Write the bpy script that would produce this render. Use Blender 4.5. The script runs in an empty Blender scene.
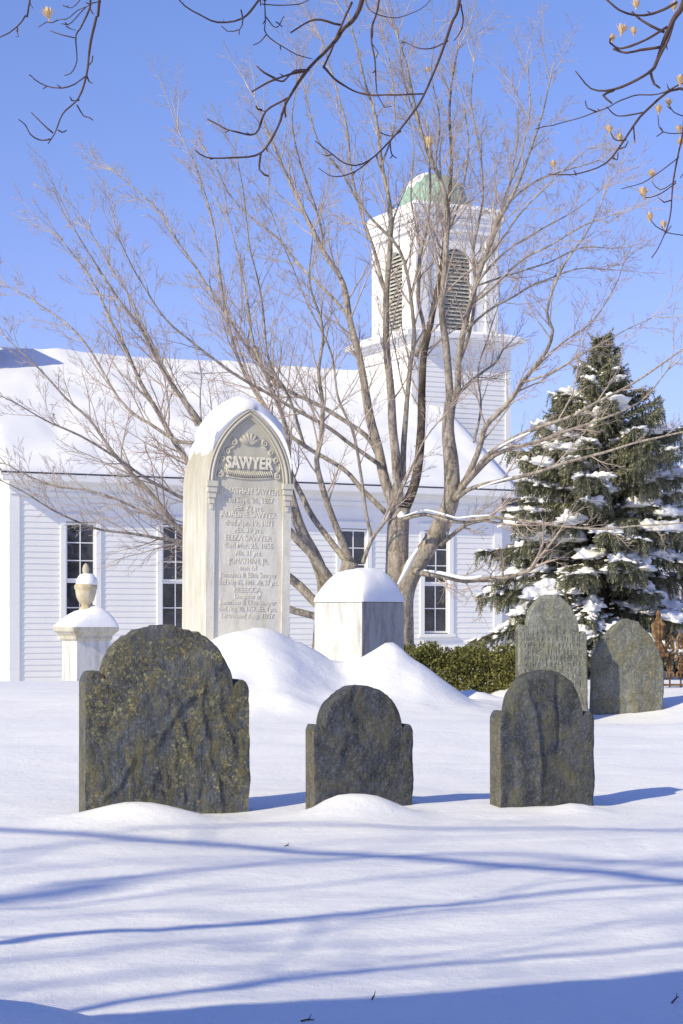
import bpy, bmesh, math, random
import numpy as np
from mathutils import Vector, Matrix, noise

rnd = random.Random(7)
PI = math.pi
R = math.radians
F = 1800.0            # focal length in pixels of a 683 x 1024 frame
HC = 0.80             # eye height above the snow at the front stones
HY = 617.0            # horizon row
scene = bpy.context.scene
COL = scene.collection

SUN_E, SUN_B = R(33), R(42)     # sun elevation; azimuth: from the left, this much towards the viewer
SUNV = Vector((-math.cos(SUN_B) * math.cos(SUN_E), -math.sin(SUN_B) * math.cos(SUN_E), math.sin(SUN_E)))


def at(px, py, Y):
    return Vector(((px - 341.5) * Y / F, Y, HC + (HY - py) * Y / F))


# ------------------------------------------------------------------ helpers
class MB:
    """collects verts / faces (with material slots) and links them as one mesh"""
    def __init__(self):
        self.v, self.f, self.m = [], [], []

    def add(self, verts, faces, mi=0):
        o = len(self.v)
        self.v.extend([tuple(p) for p in verts])
        self.f.extend([tuple(i + o for i in f) for f in faces])
        self.m.extend([mi] * len(faces))

    def box(self, x0, x1, y0, y1, z0, z1, M=None, mi=0):
        vs = [Vector((x, y, z)) for x in (x0, x1) for y in (y0, y1) for z in (z0, z1)]
        if M is not None:
            vs = [M @ p for p in vs]
        self.add(vs, [(0, 1, 3, 2), (4, 6, 7, 5), (0, 4, 5, 1), (2, 3, 7, 6), (0, 2, 6, 4), (1, 5, 7, 3)], mi)

    def tube(self, pts, rad, n=6, cap=True, mi=0):
        if len(pts) < 2:
            return
        pts = [Vector(p) for p in pts]
        if not hasattr(rad, '__len__'):
            rad = [rad] * len(pts)
        vs, fs = [], []
        ref = None
        for i, p in enumerate(pts):
            t = (pts[min(i + 1, len(pts) - 1)] - pts[max(i - 1, 0)])
            if t.length < 1e-9:
                t = Vector((0, 0, 1))
            t.normalize()
            if ref is None:
                ref = Vector((1, 0, 0)) if abs(t.x) < .8 else Vector((0, 1, 0))
            a = ref - t * ref.dot(t)
            if a.length < 1e-6:
                a = t.orthogonal()
            a.normalize()
            ref = a
            b = t.cross(a)
            for k in range(n):
                an = 2 * PI * k / n
                vs.append(p + (a * math.cos(an) + b * math.sin(an)) * rad[i])
        for i in range(len(pts) - 1):
            for k in range(n):
                k2 = (k + 1) % n
                fs.append((i * n + k, i * n + k2, (i + 1) * n + k2, (i + 1) * n + k))
        if cap:
            fs.append(tuple(range(n - 1, -1, -1)))
            fs.append(tuple((len(pts) - 1) * n + k for k in range(n)))
        self.add(vs, fs, mi)

    def lathe(self, prof, n=24, c=(0, 0, 0), mi=0, flute=0.0, nf=8):
        vs, fs = [], []
        c = Vector(c)
        for r, z in prof:
            for k in range(n):
                an = 2 * PI * k / n
                rr = r * (1 + flute * math.cos(an * nf))
                vs.append(c + Vector((rr * math.cos(an), rr * math.sin(an), z)))
        for i in range(len(prof) - 1):
            for k in range(n):
                k2 = (k + 1) % n
                fs.append((i * n + k, i * n + k2, (i + 1) * n + k2, (i + 1) * n + k))
        fs.append(tuple(range(n - 1, -1, -1)))
        fs.append(tuple((len(prof) - 1) * n + k for k in range(n)))
        self.add(vs, fs, mi)

    def blob(self, M, seed=0.0, amp=.25, freq=1.6, nu=14, nv=9, flat=.35, mi=0):
        vs, fs = [], []
        for j in range(nv + 1):
            ph = PI * j / nv
            for i in range(nu):
                th = 2 * PI * i / nu
                p = Vector((math.sin(ph) * math.cos(th), math.sin(ph) * math.sin(th), math.cos(ph)))
                d = 1 + amp * noise.noise(p * freq + Vector((seed, seed * 1.7, -seed)))
                if p.z < 0:
                    p.z *= flat
                vs.append(M @ (p * d))
        for j in range(nv):
            for i in range(nu):
                i2 = (i + 1) % nu
                fs.append((j * nu + i, (j + 1) * nu + i, (j + 1) * nu + i2, j * nu + i2))
        self.add(vs, fs, mi)

    def build(self, name, mats, parent=None, smooth=True, sharp=35, loc=None):
        me = bpy.data.meshes.new(name)
        me.from_pydata(self.v, [], self.f)
        if not isinstance(mats, (list, tuple)):
            mats = [mats]
        for m in mats:
            me.materials.append(m)
        me.polygons.foreach_set('material_index', self.m)
        if smooth:
            me.polygons.foreach_set('use_smooth', [True] * len(me.polygons))
            if sharp:
                bm = bmesh.new()
                bm.from_mesh(me)
                lim = R(sharp)
                for e in bm.edges:
                    if len(e.link_faces) == 2 and e.calc_face_angle(0) > lim:
                        e.smooth = False
                bm.to_mesh(me)
                bm.free()
        me.update()
        o = bpy.data.objects.new(name, me)
        COL.objects.link(o)
        if parent is not None:
            o.parent = parent
        if loc is not None:
            o.location = loc
        return o


def tag(o, label=None, cat=None, group=None, kind=None):
    if label: o['label'] = label
    if cat: o['category'] = cat
    if group: o['group'] = group
    if kind: o['kind'] = kind
    return o


def thing(name, label, cat, loc=(0, 0, 0), rz=0.0, group=None):
    o = bpy.data.objects.new(name, None)
    o.empty_display_size = .2
    COL.objects.link(o)
    o.location = loc
    o.rotation_euler = (0, 0, rz)
    return tag(o, label, cat, group)


def catmull(pts, rad, step):
    """resample a polyline of Vectors with radii through a Catmull-Rom spline"""
    P = [pts[0] * 2 - pts[1]] + list(pts) + [pts[-1] * 2 - pts[-2]]
    out, ro = [], []
    for i in range(1, len(P) - 2):
        L = (P[i + 1] - P[i]).length
        n = max(1, int(L / step))
        for k in range(n):
            t = k / n
            a, b, c, d = P[i - 1], P[i], P[i + 1], P[i + 2]
            out.append(.5 * ((2 * b) + (c - a) * t + (2 * a - 5 * b + 4 * c - d) * t * t + (3 * b - a - 3 * c + d) * t ** 3))
            ro.append(rad[i - 1] * (1 - t) + rad[i] * t)
    out.append(pts[-1])
    ro.append(rad[-1])
    return out, ro


def fbm(x, y, z=0.0, o=4):
    s, a = 0.0, 1.0
    p = Vector((x, y, z))
    for _ in range(o):
        s += a * noise.noise(p)
        p = p * 2.03 + Vector((3.1, 1.7, 5.3))
        a *= .5
    return s


# ------------------------------------------------------------------ materials
class NT:
    def __init__(self, name):
        self.m = bpy.data.materials.new(name)
        self.m.use_nodes = True
        self.t = self.m.node_tree
        self.n = self.t.nodes
        self.b = self.n['Principled BSDF']
        self.co = self.n.new('ShaderNodeTexCoord').outputs['Object']

    def link(self, a, b):
        self.t.links.new(a, b)

    def mapping(self, scale=(1, 1, 1), rot=(0, 0, 0), src=None):
        n = self.n.new('ShaderNodeMapping')
        n.inputs['Scale'].default_value = scale
        n.inputs['Rotation'].default_value = rot
        self.link(src or self.co, n.inputs['Vector'])
        return n.outputs['Vector']

    def noise(self, scale, detail=5, rough=.6, vec=None, dist=0.0):
        n = self.n.new('ShaderNodeTexNoise')
        n.inputs['Scale'].default_value = scale
        n.inputs['Detail'].default_value = detail
        n.inputs['Roughness'].default_value = rough
        n.inputs['Distortion'].default_value = dist
        self.link(vec or self.co, n.inputs['Vector'])
        return n.outputs['Fac']

    def voronoi(self, scale, feature='F1', vec=None, rand=1.0):
        n = self.n.new('ShaderNodeTexVoronoi')
        n.feature = feature
        n.inputs['Scale'].default_value = scale
        n.inputs['Randomness'].default_value = rand
        self.link(vec or self.co, n.inputs['Vector'])
        return n.outputs['Distance']

    def ramp(self, fac, stops, mode='LINEAR'):
        n = self.n.new('ShaderNodeValToRGB')
        n.color_ramp.interpolation = mode
        e = n.color_ramp.elements
        while len(e) < len(stops):
            e.new(.5)
        for k, (p, c) in enumerate(stops):
            e[k].position = p
            e[k].color = (c, c, c, 1) if not hasattr(c, '__len__') else (*c, 1)
        self.link(fac, n.inputs['Fac'])
        return n.outputs['Color']

    def mix(self, fac, a, b, mode='MIX'):
        n = self.n.new('ShaderNodeMix')
        n.data_type = 'RGBA'
        n.blend_type = mode
        for s, v in ((n.inputs[0], fac), (n.inputs[6], a), (n.inputs[7], b)):
            if isinstance(v, (int, float)):
                s.default_value = v
            elif isinstance(v, tuple):
                s.default_value = (*v, 1)
            else:
                self.link(v, s)
        return n.outputs[2]

    def math(self, op, a, b=0.0):
        n = self.n.new('ShaderNodeMath')
        n.operation = op
        for s, v in ((n.inputs[0], a), (n.inputs[1], b)):
            if isinstance(v, (int, float)):
                s.default_value = v
            else:
                self.link(v, s)
        return n.outputs[0]

    def base(self, c, rough=.8, spec=.3):
        if isinstance(c, tuple):
            self.b.inputs['Base Color'].default_value = (*c, 1)
        else:
            self.link(c, self.b.inputs['Base Color'])
        self.b.inputs['Roughness'].default_value = rough
        self.b.inputs['Specular IOR Level'].default_value = spec
        return self

    def bump(self, h, strength=.5, dist=.01):
        n = self.n.new('ShaderNodeBump')
        n.inputs['Strength'].default_value = strength
        n.inputs['Distance'].default_value = dist
        self.link(h, n.inputs['Height'])
        self.link(n.outputs['Normal'], self.b.inputs['Normal'])
        return self


def mat_simple(name, col, rough=.7, var=.15, scale=8, bump=0.0, bdist=.005, spec=.3):
    t = NT(name)
    f = t.noise(scale, 5, .65)
    lo = tuple(c * (1 - var) for c in col)
    hi = tuple(min(1, c * (1 + var)) for c in col)
    t.base(t.ramp(f, [(.3, lo), (.7, hi)]), rough, spec)
    if bump:
        t.bump(t.noise(scale * 4, 6, .7), bump, bdist)
    return t.m


def mat_snow(name, fine=1.0):
    t = NT(name)
    a = t.noise(3.0, 4, .6)
    t.base(t.ramp(a, [(.3, (.875, .88, .89)), (.7, (.91, .912, .915))]), .62, .25)
    b1 = t.noise(14, 6, .62)
    b2 = t.noise(160, 3, .7)
    h = t.math('ADD', t.math('MULTIPLY', b1, .8), t.math('MULTIPLY', b2, .25))
    t.bump(h, .35 * fine, .012)
    return t.m


def mat_ground_snow():
    t = NT('field_snow')
    a = t.noise(1.6, 5, .6)
    t.base(t.ramp(a, [(.3, (.875, .88, .89)), (.7, (.91, .912, .915))]), .6, .25)
    w = t.mapping((1.0, 2.0, 1.0), (0, 0, R(14)))
    rip = t.noise(2.6, 5, .52, w, .5)
    gr = t.noise(150, 3, .7)
    cr = t.ramp(t.noise(22, 6, .7), [(.42, 0.0), (.62, 1.0)])
    h = t.math('ADD', t.math('ADD', rip, t.math('MULTIPLY', cr, .10)), t.math('MULTIPLY', gr, .12))
    t.bump(h, .42, .03)
    return t.m


def mat_slate(name, dark, mid, olive, lich, lich_amt, bump=.9, seed=0, st=3.4):
    t = NT(name)
    v = t.n.new('ShaderNodeVectorMath')
    v.operation = 'ADD'
    v.inputs[1].default_value = (seed, seed * .7, seed * 1.3)
    t.link(t.co, v.inputs[0])
    co = v.outputs[0]
    n1 = t.noise(9.0, 9, .72, co, .5)
    streak = t.noise(6.0, 9, .70, t.mapping((st, st, 1.0), (0, R(32), 0), co), .8)
    c = t.ramp(n1, [(.34, dark), (.54, mid), (.68, tuple(x * 1.7 for x in mid))])
    c = t.mix(t.ramp(t.noise(24, 6, .75, co), [(.5, 0.0), (.68, .6)]), c, tuple(x * 1.9 for x in mid))
    ol = t.ramp(streak, [(.48, 0.0), (.62, 1.0)])
    c = t.mix(ol, c, olive)
    fl = t.ramp(t.noise(95, 5, .8, co), [(.53, 0.0), (.62, .75)])
    c = t.mix(fl, c, tuple(x * 2.6 for x in mid))
    # crusty lichen: rings and discs, gathered in patches
    warp = t.noise(30, 3, .6, co)
    addv = t.n.new('ShaderNodeVectorMath')
    addv.operation = 'ADD'
    t.link(co, addv.inputs[0])
    sc = t.n.new('ShaderNodeVectorMath')
    sc.operation = 'SCALE'
    sc.inputs['Scale'].default_value = .035
    cmb = t.n.new('ShaderNodeCombineXYZ')
    t.link(warp, cmb.inputs[0]); t.link(warp, cmb.inputs[2])
    t.link(cmb.outputs[0], sc.inputs[0])
    t.link(sc.outputs[0], addv.inputs[1])
    d1 = t.voronoi(15, 'F1', addv.outputs[0])
    d2 = t.voronoi(34, 'F1', addv.outputs[0])
    ring = t.ramp(d1, [(.0, .35), (.13, .05), (.185, .95), (.225, .0)])
    ring2 = t.ramp(d2, [(.0, .8), (.22, .5), (.30, .0)])
    pn = t.noise(3.4, 6, .66, co, .6)
    patch = t.ramp(pn, [(.53 - lich_amt * .05, 0.0), (.58 - lich_amt * .05, 1.0)])
    pat2 = t.ramp(t.noise(3.1, 3, .6, co), [(.42, 0.0), (.50, 1.0)])
    speck = t.ramp(t.noise(58, 6, .8, co, .9), [(.49, 0.0), (.57, 1.0)])
    lf = t.math('MAXIMUM', t.math('MULTIPLY', ring, pat2), t.math('MULTIPLY', ring2, t.math('MULTIPLY', patch, .6)))
    lf = t.math('MAXIMUM', lf, t.math('MULTIPLY', speck, t.math('MULTIPLY', patch, .85)))
    lf = t.math('MULTIPLY', lf, lich_amt)
    c = t.mix(lf, c, lich)
    t.base(c, .78, .35)
    h = t.math('ADD', t.math('MULTIPLY', streak, 1.2), t.math('MULTIPLY', t.noise(38, 7, .72, co), .6))
    h = t.math('ADD', h, t.math('MULTIPLY', lf, .25))
    t.bump(h, bump, .022)
    return t.m


def mat_marble(name, col, stain, stain_amt=.6, scale=3.0, bump=.35, streak=True, top=None):
    t = NT(name)
    n1 = t.noise(scale, 7, .65)
    c = t.ramp(n1, [(.3, tuple(x * .82 for x in col)), (.7, col)])
    if streak:
        s = t.noise(5.0, 6, .7, t.mapping((2.6, 2.6, .45)))
    else:
        s = t.noise(4.0, 6, .7)
    sf = t.math('MULTIPLY', t.ramp(s, [(.46, 0.0), (.72, 1.0)]), stain_amt)
    c = t.mix(sf, c, stain)
    if top:            # grime gathered below the coping
        sx = t.n.new('ShaderNodeSeparateXYZ')
        t.link(t.co, sx.inputs[0])
        zz = t.math('ADD', sx.outputs[2], t.math('MULTIPLY', t.noise(4.0, 6, .7, t.mapping((2, 2, .6))), .9))
        c = t.mix(t.ramp(t.math('MULTIPLY', t.math('SUBTRACT', zz, top), 1.0), [(.0, 0.0), (.55, .75)]), c, stain)
    sp = t.ramp(t.noise(60, 4, .7), [(.55, 0.0), (.75, 1.0)])
    c = t.mix(t.math('MULTIPLY', sp, .35), c, tuple(x * .6 for x in stain))
    t.base(c, .75, .3)
    t.bump(t.noise(45, 6, .7), bump, .006)
    return t.m


def mat_bark(name, lo, hi, scale=14):
    t = NT(name)
    v = t.mapping((1, 1, .28))
    n1 = t.noise(scale, 7, .7, v)
    n2 = t.noise(2.3, 4, .6)
    c = t.ramp(n1, [(.34, lo), (.66, hi)])
    c = t.mix(t.ramp(n2, [(.45, 0.0), (.7, .55)]), c, tuple(x * .8 for x in hi))
    c = t.mix(t.ramp(t.noise(26, 5, .7), [(.52, 0.0), (.64, .75)]), c, tuple(x * .9 for x in lo))
    t.base(c, .88, .2)
    t.bump(n1, 1.0, .03)
    return t.m


def mat_leaf(name, a, b, c3):
    t = NT(name)
    g = t.n.new('ShaderNodeNewGeometry')
    n1 = t.noise(2.2, 4, .6)
    n2 = t.noise(30, 2, .5)
    f = t.math('ADD', t.math('MULTIPLY', n1, .6), t.math('MULTIPLY', n2, .4))
    f = t.math('ADD', t.math('MULTIPLY', f, .75), t.math('MULTIPLY', g.outputs['Random Per Island'], .25))
    t.base(t.ramp(f, [(.3, a), (.5, b), (.7, c3)]), .65, .3)
    return t.m


def mat_paint(name, col=(.80, .81, .82)):
    t = NT(name)
    n1 = t.noise(2.5, 6, .7, t.mapping((1, 1, .4)))
    c = t.ramp(n1, [(.25, tuple(x * .93 for x in col)), (.7, col)])
    d = t.ramp(t.noise(7, 5, .7, t.mapping((3, 3, .5))), [(.58, 0.0), (.8, .25)])
    c = t.mix(d, c, (.62, .62, .6))
    bd = t.noise(1.0, 3, .8, t.mapping((.35, .35, 6.67)))
    c = t.mix(t.ramp(bd, [(.40, 0.0), (.70, .22)]), c, (.66, .67, .67))
    t.base(c, .5, .35)
    t.bump(t.noise(60, 4, .6), .1, .004)
    return t.m


def mat_glass():
    t = NT('window_glass')
    n = t.noise(1.7, 4, .6)
    t.base(t.ramp(n, [(.35, (.012, .014, .020)), (.7, (.065, .066, .080))]), .05, .9)
    t.bump(t.noise(3.5, 3, .5), .35, .02)
    return t.m


def mat_copper():
    t = NT('verdigris_copper')
    n = t.noise(2.2, 6, .65, t.mapping((1, 1, .35)))
    c = t.ramp(n, [(.3, (.20, .33, .27)), (.55, (.30, .45, .37)), (.75, (.40, .54, .46))])
    t.base(c, .6, .3)
    return t.m


def mat_rust():
    t = NT('rusty_iron')
    n = t.noise(16, 7, .7)
    c = t.ramp(n, [(.34, (.05, .03, .02)), (.5, (.17, .098, .05)), (.66, (.40, .26, .12))])
    t.base(c, .85, .2)
    t.bump(t.noise(60, 5, .7), .5, .004)
    return t.m


M = dict(
    ground=mat_ground_snow(), snow=mat_snow('packed_snow'), softsnow=mat_snow('soft_snow', .6),
    slate_a=mat_slate('lichened_slate', (.028, .032, .038), (.090, .098, .110), (.17, .15, .07), (.46, .42, .22), .95, 1.0, 0),
    slate_b=mat_slate('dark_slate', (.021, .023, .027), (.066, .072, .086), (.108, .102, .070), (.24, .23, .15), .45, .9, 3.3, 1.7),
    slate_c=mat_slate('blue_slate', (.021, .024, .029), (.067, .073, .084), (.112, .106, .07), (.27, .26, .12), .34, .85, 7.7, 1.7),
    slate_d=mat_slate('grey_slate', (.105, .110, .096), (.195, .20, .17), (.24, .235, .15), (.28, .27, .18), .6, .7, 11.2),
    slate_e=mat_slate('rough_slate', (.095, .10, .092), (.165, .172, .155), (.22, .205, .125), (.36, .32, .18), .95, 1.0, 16.4),
    edge=mat_slate('lichened_edge', (.06, .06, .055), (.125, .122, .105), (.15, .135, .08), (.32, .30, .19), .8, .9, 21.0),
    marble=mat_marble('weathered_marble', (.76, .735, .66), (.43, .405, .32), .65, top=1.9),
    marble_lit=mat_marble('pale_marble', (.68, .655, .58), (.38, .35, .25), .7, top=1.95),
    box=mat_marble('streaked_marble', (.74, .735, .71), (.30, .285, .26), .75),
    bark=mat_bark('maple_bark', (.11, .092, .075), (.55, .49, .41), 15), darkbark=mat_bark('dark_bark', (.045, .036, .03), (.17, .14, .11), 11),
    twig=mat_simple('twig_bark', (.46, .38, .32), .85, .25, 5),
    tulip=mat_bark('tulip_bark', (.045, .032, .027), (.15, .11, .085)),
    tuliptwig=mat_simple('tulip_twig_bark', (.085, .052, .045), .8, .35, 22),
    pod=mat_simple('dry_pod', (.72, .52, .28), .7, .3, 60),
    needle=mat_leaf('spruce_needles', (.105, .112, .070), (.23, .235, .15), (.42, .40, .25)),
    hedge=mat_leaf('hedge_leaves', (.065, .075, .02), (.15, .155, .04), (.27, .245, .07)),
    wood=mat_bark('spruce_bark', (.06, .045, .035), (.16, .12, .09)),
    paint=mat_paint('white_paint', (.875, .865, .83)), trim=mat_paint('white_trim', (.86, .855, .835)),
    shingle=mat_simple('roof_shingle', (.12, .12, .125), .9, .2, 20, .4),
    dark=mat_simple('dark_gap', (.10, .10, .09), .9, .2, 8),
    louver=mat_simple('louver_slats', (.50, .50, .43), .7, .2, 6),
    brick=mat_simple('chimney_brick', (.28, .13, .09), .9, .3, 12, .4),
    glass=mat_glass(), copper=mat_copper(), rust=mat_rust(),
)

# ------------------------------------------------------------------ ground
BUMPS = [  # px, depth, height, radius x, radius y, power
    (268, 12.75, .435, .50, .70, 1.8),        # drift round the tall marble monument
    (215, 12.6, .20, .40, .6, 2.2),
    (622, 12.6, -.14, .75, .9, 2.4),
    (391, 12.95, .39, .28, .32, 1.7),      # drift in front of the box tomb
    (350, 13.15, .12, .28, .32, 2.2),
    (428, 12.95, .09, .24, .3, 2),
    (478, 14.6, .10, .16, .3, 2),
    (468, 18.8, -.24, .80, 4.4, 5),         # hollow before the hedge
    (362, 7.56, .075, .19, .11, 2.6),       # small heap at the middle stone
    (335, 7.45, .03, .22, .14, 2),
    (140, 7.42, .07, .24, .13, 2.4),
    (575, 7.65, .035, .13, .13, 2),
    (-10, 3.50, .11, .28, .28, 2.2),          # hump at the bottom left corner
]


def ground_z(x, y):
    Yk = [-30, 6.5, 9, 11, 13, 16, 18, 20, 22, 26, 32, 40, 60, 120, 500]
    Zk = [-.06, -.06, .01, .13, .195, .215, .16, .07, -.03, -.25, -.62, -1.05, -1.3, -1.5, -1.5]
    z = float(np.interp(y, Yk, Zk))
    for px, Y, h, rx, ry, pw in BUMPS:
        bx = (px - 341.5) * Y / F
        d = math.hypot((x - bx) / rx, (y - Y) / ry)
        if d < 3:
            d *= 1 + .22 * fbm(x * 2.3 + 9, y * 2.3, 4.4, 4)
            z += h * math.exp(-d ** pw)
    if -30 < y < 60:
        z += .030 * fbm(x * .45, y * .35, 1.3, 3) + .014 * fbm(x * 1.1 + 4, y * 2.3 + x * .5, 8.8, 4) + (.0035 * fbm(x * 7, y * 7, 2.8, 3) if -4 < x < 4 else 0)
    return z


ys = list(np.arange(-14, 1.5, .6)) + list(np.arange(1.5, 9, .055)) + list(np.arange(9, 20, .09)) + list(np.arange(20, 60, .8)) + [65, 75, 90, 120, 170, 250, 400]
xs = [-400, -200, -100, -60, -40] + list(np.arange(-30, -5, 1.0)) + list(np.arange(-5, -2.6, .2)) + list(np.arange(-2.6, 3.0, .055)) + list(np.arange(3.0, 6, .2)) + list(np.arange(6, 31, 1.0)) + [40, 60, 100, 200, 400]
g = MB()
nx, ny = len(xs), len(ys)
gv = [(x, y, ground_z(x, y)) for y in ys for x in xs]
gf = [(j * nx + i, j * nx + i + 1, (j + 1) * nx + i + 1, (j + 1) * nx + i) for j in range(ny - 1) for i in range(nx - 1)]
g.add(gv, gf)
tag(g.build('ground', M['ground'], sharp=0), kind='structure')


# ------------------------------------------------------------------ church
TH = math.atan(.5)
cT, sT = math.cos(TH), math.sin(TH)
P0 = Vector((-8.29, 45.0, HC))
CH = thing('church', 'white clapboard church with snowy roof, belfry and green dome', 'church', P0, TH)
# local frame: x along the long wall, y to the back, z above eye height
ZB = -3.0
EAVE, WD, LEN = 3.55, 10.0, 14.34
RISE = 3.69 / 5
BOARD = .15
WIN_C = [1.84, 4.44, 7.04, 9.64, 12.24]
WIN_W, WIN_Z0, WIN_Z1 = .80, -.45, 2.40


def clap(mb, x0, x1, y, z0, z1, holes=(), face=-1, axis='x', depth=.019):
    """lapped boards on a wall in the plane y (axis x) or x (axis y)"""
    k = int(math.ceil((z1 - z0) / BOARD))
    for i in range(k):
        a, b = z0 + i * BOARD, min(z0 + (i + 1) * BOARD, z1)
        segs = [(x0, x1)]
        for (h0, h1, hz0, hz1) in holes:
            if a < hz1 - .01 and b > hz0 + .01:
                ns = []
                for s0, s1 in segs:
                    if h0 >= s1 or h1 <= s0:
                        ns.append((s0, s1)); continue
                    if h0 > s0: ns.append((s0, h0))
                    if h1 < s1: ns.append((h1, s1))
                segs = ns
        for s0, s1 in segs:
            q = [(s0, y + face * depth, a), (s1, y + face * depth, a), (s1, y + face * .004, b), (s0, y + face * .004, b),
                 (s0, y, a), (s1, y, a), (s1, y, b), (s0, y, b)]
            if axis == 'y':
                q = [(p[1], p[0], p[2]) for p in q]
            mb.add(q, [(0, 1, 2, 3), (0, 4, 5, 1), (0, 3, 7, 4), (1, 5, 6, 2), (3, 2, 6, 7)])


holes = [(c - WIN_W / 2 - .12, c + WIN_W / 2 + .12, WIN_Z0 - .1, WIN_Z1 + .14) for c in WIN_C]
w = MB()
clap(w, .24, LEN - .24, 0, ZB, EAVE - .50, holes)
w.build('clapboard_wall', M['paint'], CH, smooth=False)
w = MB()   # solid walls behind the boards
for a, b in zip([0.02] + [h[1] for h in holes], [h[0] for h in holes] + [LEN - .02]):
    w.box(a, b, .004, .16, ZB, EAVE)
for h in holes:
    w.box(h[0], h[1], .004, .16, ZB, h[2]); w.box(h[0], h[1], .004, .16, h[3], EAVE)
w.box(.02, LEN - .02, WD - .16, WD, ZB, EAVE)
w.build('side_wall', M['paint'], CH, smooth=False)
# end walls with gables
for x, sgn, nm in ((0.02, -1, 'gable_wall'), (LEN - .02, 1, 'gable_wall')):
    w = MB()
    t = .15 * -sgn
    prof = [(.17, ZB), (WD - .17, ZB), (WD - .17, EAVE), (WD / 2, EAVE + RISE * WD / 2 - .1), (.17, EAVE)]
    vs = [(x, p[0], p[1]) for p in prof] + [(x + t, p[0], p[1]) for p in prof]
    n = 5
    w.add(vs, [tuple(range(n)), tuple(range(2 * n - 1, n - 1, -1))] + [(i, (i + 1) % n, n + (i + 1) % n, n + i) for i in range(n)])
    if sgn < 0:
        clap(w, .24, WD - .24, x, ZB, EAVE, (), -1, 'y')
    w.build(nm, M['paint'], CH, smooth=False)
w = MB()
for x0, x1 in ((-.03, .235), (LEN - .235, LEN + .03)):
    q = MB()
    q.box(x0, x1, -.05, .18, ZB, EAVE - .49)
    q.build('corner_board', M['trim'], CH, smooth=False)
q = MB()
q.box(-.02, LEN + .02, -.035, .0, EAVE - .50, EAVE - .06)
q.box(-.02, LEN + .02, -.075, -.036, EAVE - .47, EAVE - .40)
q.build('frieze_board', M['trim'], CH, smooth=False)
q = MB()
q.box(-.30, LEN + .16, -.42, -.037, EAVE - .16, EAVE - .05)
q.box(-.32, LEN + .18, -.47, -.422, EAVE - .14, EAVE + .02)
q.build('eave_soffit', M['trim'], CH, smooth=False)


def slope_slab(mb, x0, x1, ya, za, yb, zb, th, bumpy=0.0, nx=1, ny=1, seed=0, edge=.0):
    """a sloping slab between the lines (ya,za) and (yb,zb); the top may undulate"""
    top, bot = [], []
    for j in range(ny + 1):
        for i in range(nx + 1):
            s, t = i / nx, j / ny
            x, y, z = x0 + (x1 - x0) * s, ya + (yb - ya) * t, za + (zb - za) * t
            d = min(s * (x1 - x0), (1 - s) * (x1 - x0), t * abs(yb - ya) + .02)
            e = 1 - math.exp(-max(0, d) / edge) if edge else 1
            top.append((x, y - (.03 * e if edge and j == 0 else 0), z + th * (.35 + .65 * e if edge else 1) + bumpy * e * fbm(x * .8 + seed, y * .9, seed)))
            bot.append((x, y, z))
    n = (nx + 1) * (ny + 1)
    idx = lambda i, j: j * (nx + 1) + i
    fs = []
    for j in range(ny):
        for i in range(nx):
            fs.append((idx(i, j), idx(i + 1, j), idx(i + 1, j + 1), idx(i, j + 1)))
            fs.append((n + idx(i, j), n + idx(i, j + 1), n + idx(i + 1, j + 1), n + idx(i + 1, j)))
    for i in range(nx):
        fs.append((idx(i, 0), n + idx(i, 0), n + idx(i + 1, 0), idx(i + 1, 0)))
        fs.append((idx(i, ny), idx(i + 1, ny), n + idx(i + 1, ny), n + idx(i, ny)))
    for j in range(ny):
        fs.append((idx(0, j), idx(0, j + 1), n + idx(0, j + 1), n + idx(0, j)))
        fs.append((idx(nx, j), n + idx(nx, j), n + idx(nx, j + 1), idx(nx, j + 1)))
    mb.add(top + bot, fs)


ov = .45
ridge = EAVE + RISE * 5
rf = MB()
slope_slab(rf, -.33, LEN + .18, -ov, EAVE - RISE * ov + .30, 5, ridge, .09)
slope_slab(rf, -.33, LEN + .18, WD + ov, EAVE - RISE * ov + .30, 5, ridge, .09)
RF = rf.build('roof', M['shingle'], CH, smooth=False)
sn = MB()
slope_slab(sn, -.34, LEN + .20, -ov - .03, EAVE - RISE * ov + .395, 5, ridge + .095, .17, .085, 90, 34, 2.2, .12)
slope_slab(sn, -.34, LEN + .20, WD + ov + .03, EAVE - RISE * ov + .395, 5, ridge + .095, .17, .05, 40, 14, 5.2, .12)
sn.build('roof_snow', M['softsnow'], RF, sharp=60)
q = MB()
q.box(-.05, .6, 3.75, 4.6, 6.0, 8.35)  # unseen chimney, added to throw a shadow across the roof snow
q.box(-.1, .65, 3.70, 4.65, 8.35, 8.5)
q.build('unseen_chimney', M['brick'], RF, smooth=False)

# narthex at the far end: its roof is lower than the nave's
NV, NX0, NX1 = 1.35, LEN + .02, 17.3
q = MB()
q.box(NX0, NX1 - .3, NV + .3, NV + .45, ZB, 3.4)
q.box(NX0, NX1 - .3, WD - NV - .45, WD - NV - .3, ZB, 3.4)
prof = [(NV + .46, ZB), (WD - NV - .46, ZB), (WD - NV - .46, 3.4), (5, 6.3), (NV + .46, 3.4)]
vs = [(NX1 - .3, p[0], p[1]) for p in prof] + [(NX1 - .45, p[0], p[1]) for p in prof]
q.add(vs, [tuple(range(5)), tuple(range(9, 4, -1))] + [(i, (i + 1) % 5, 5 + (i + 1) % 5, 5 + i) for i in range(5)])
NW = q.build('narthex_wall', M['paint'], CH, smooth=False)
q = MB()
nz0 = 3.42
nz1 = nz0 + RISE * (5 - NV)
slope_slab(q, NX0, NX1, NV, nz0, 5, nz1, .09)
slope_slab(q, NX0, NX1, WD - NV, nz0, 5, nz1, .09)
q.box(NX0 + .01, NX1, NV - .03, NV + .29, nz0 - .12, nz0 + .02)
NR = q.build('narthex_roof', M['shingle'], CH, smooth=False)
q = MB()
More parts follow.
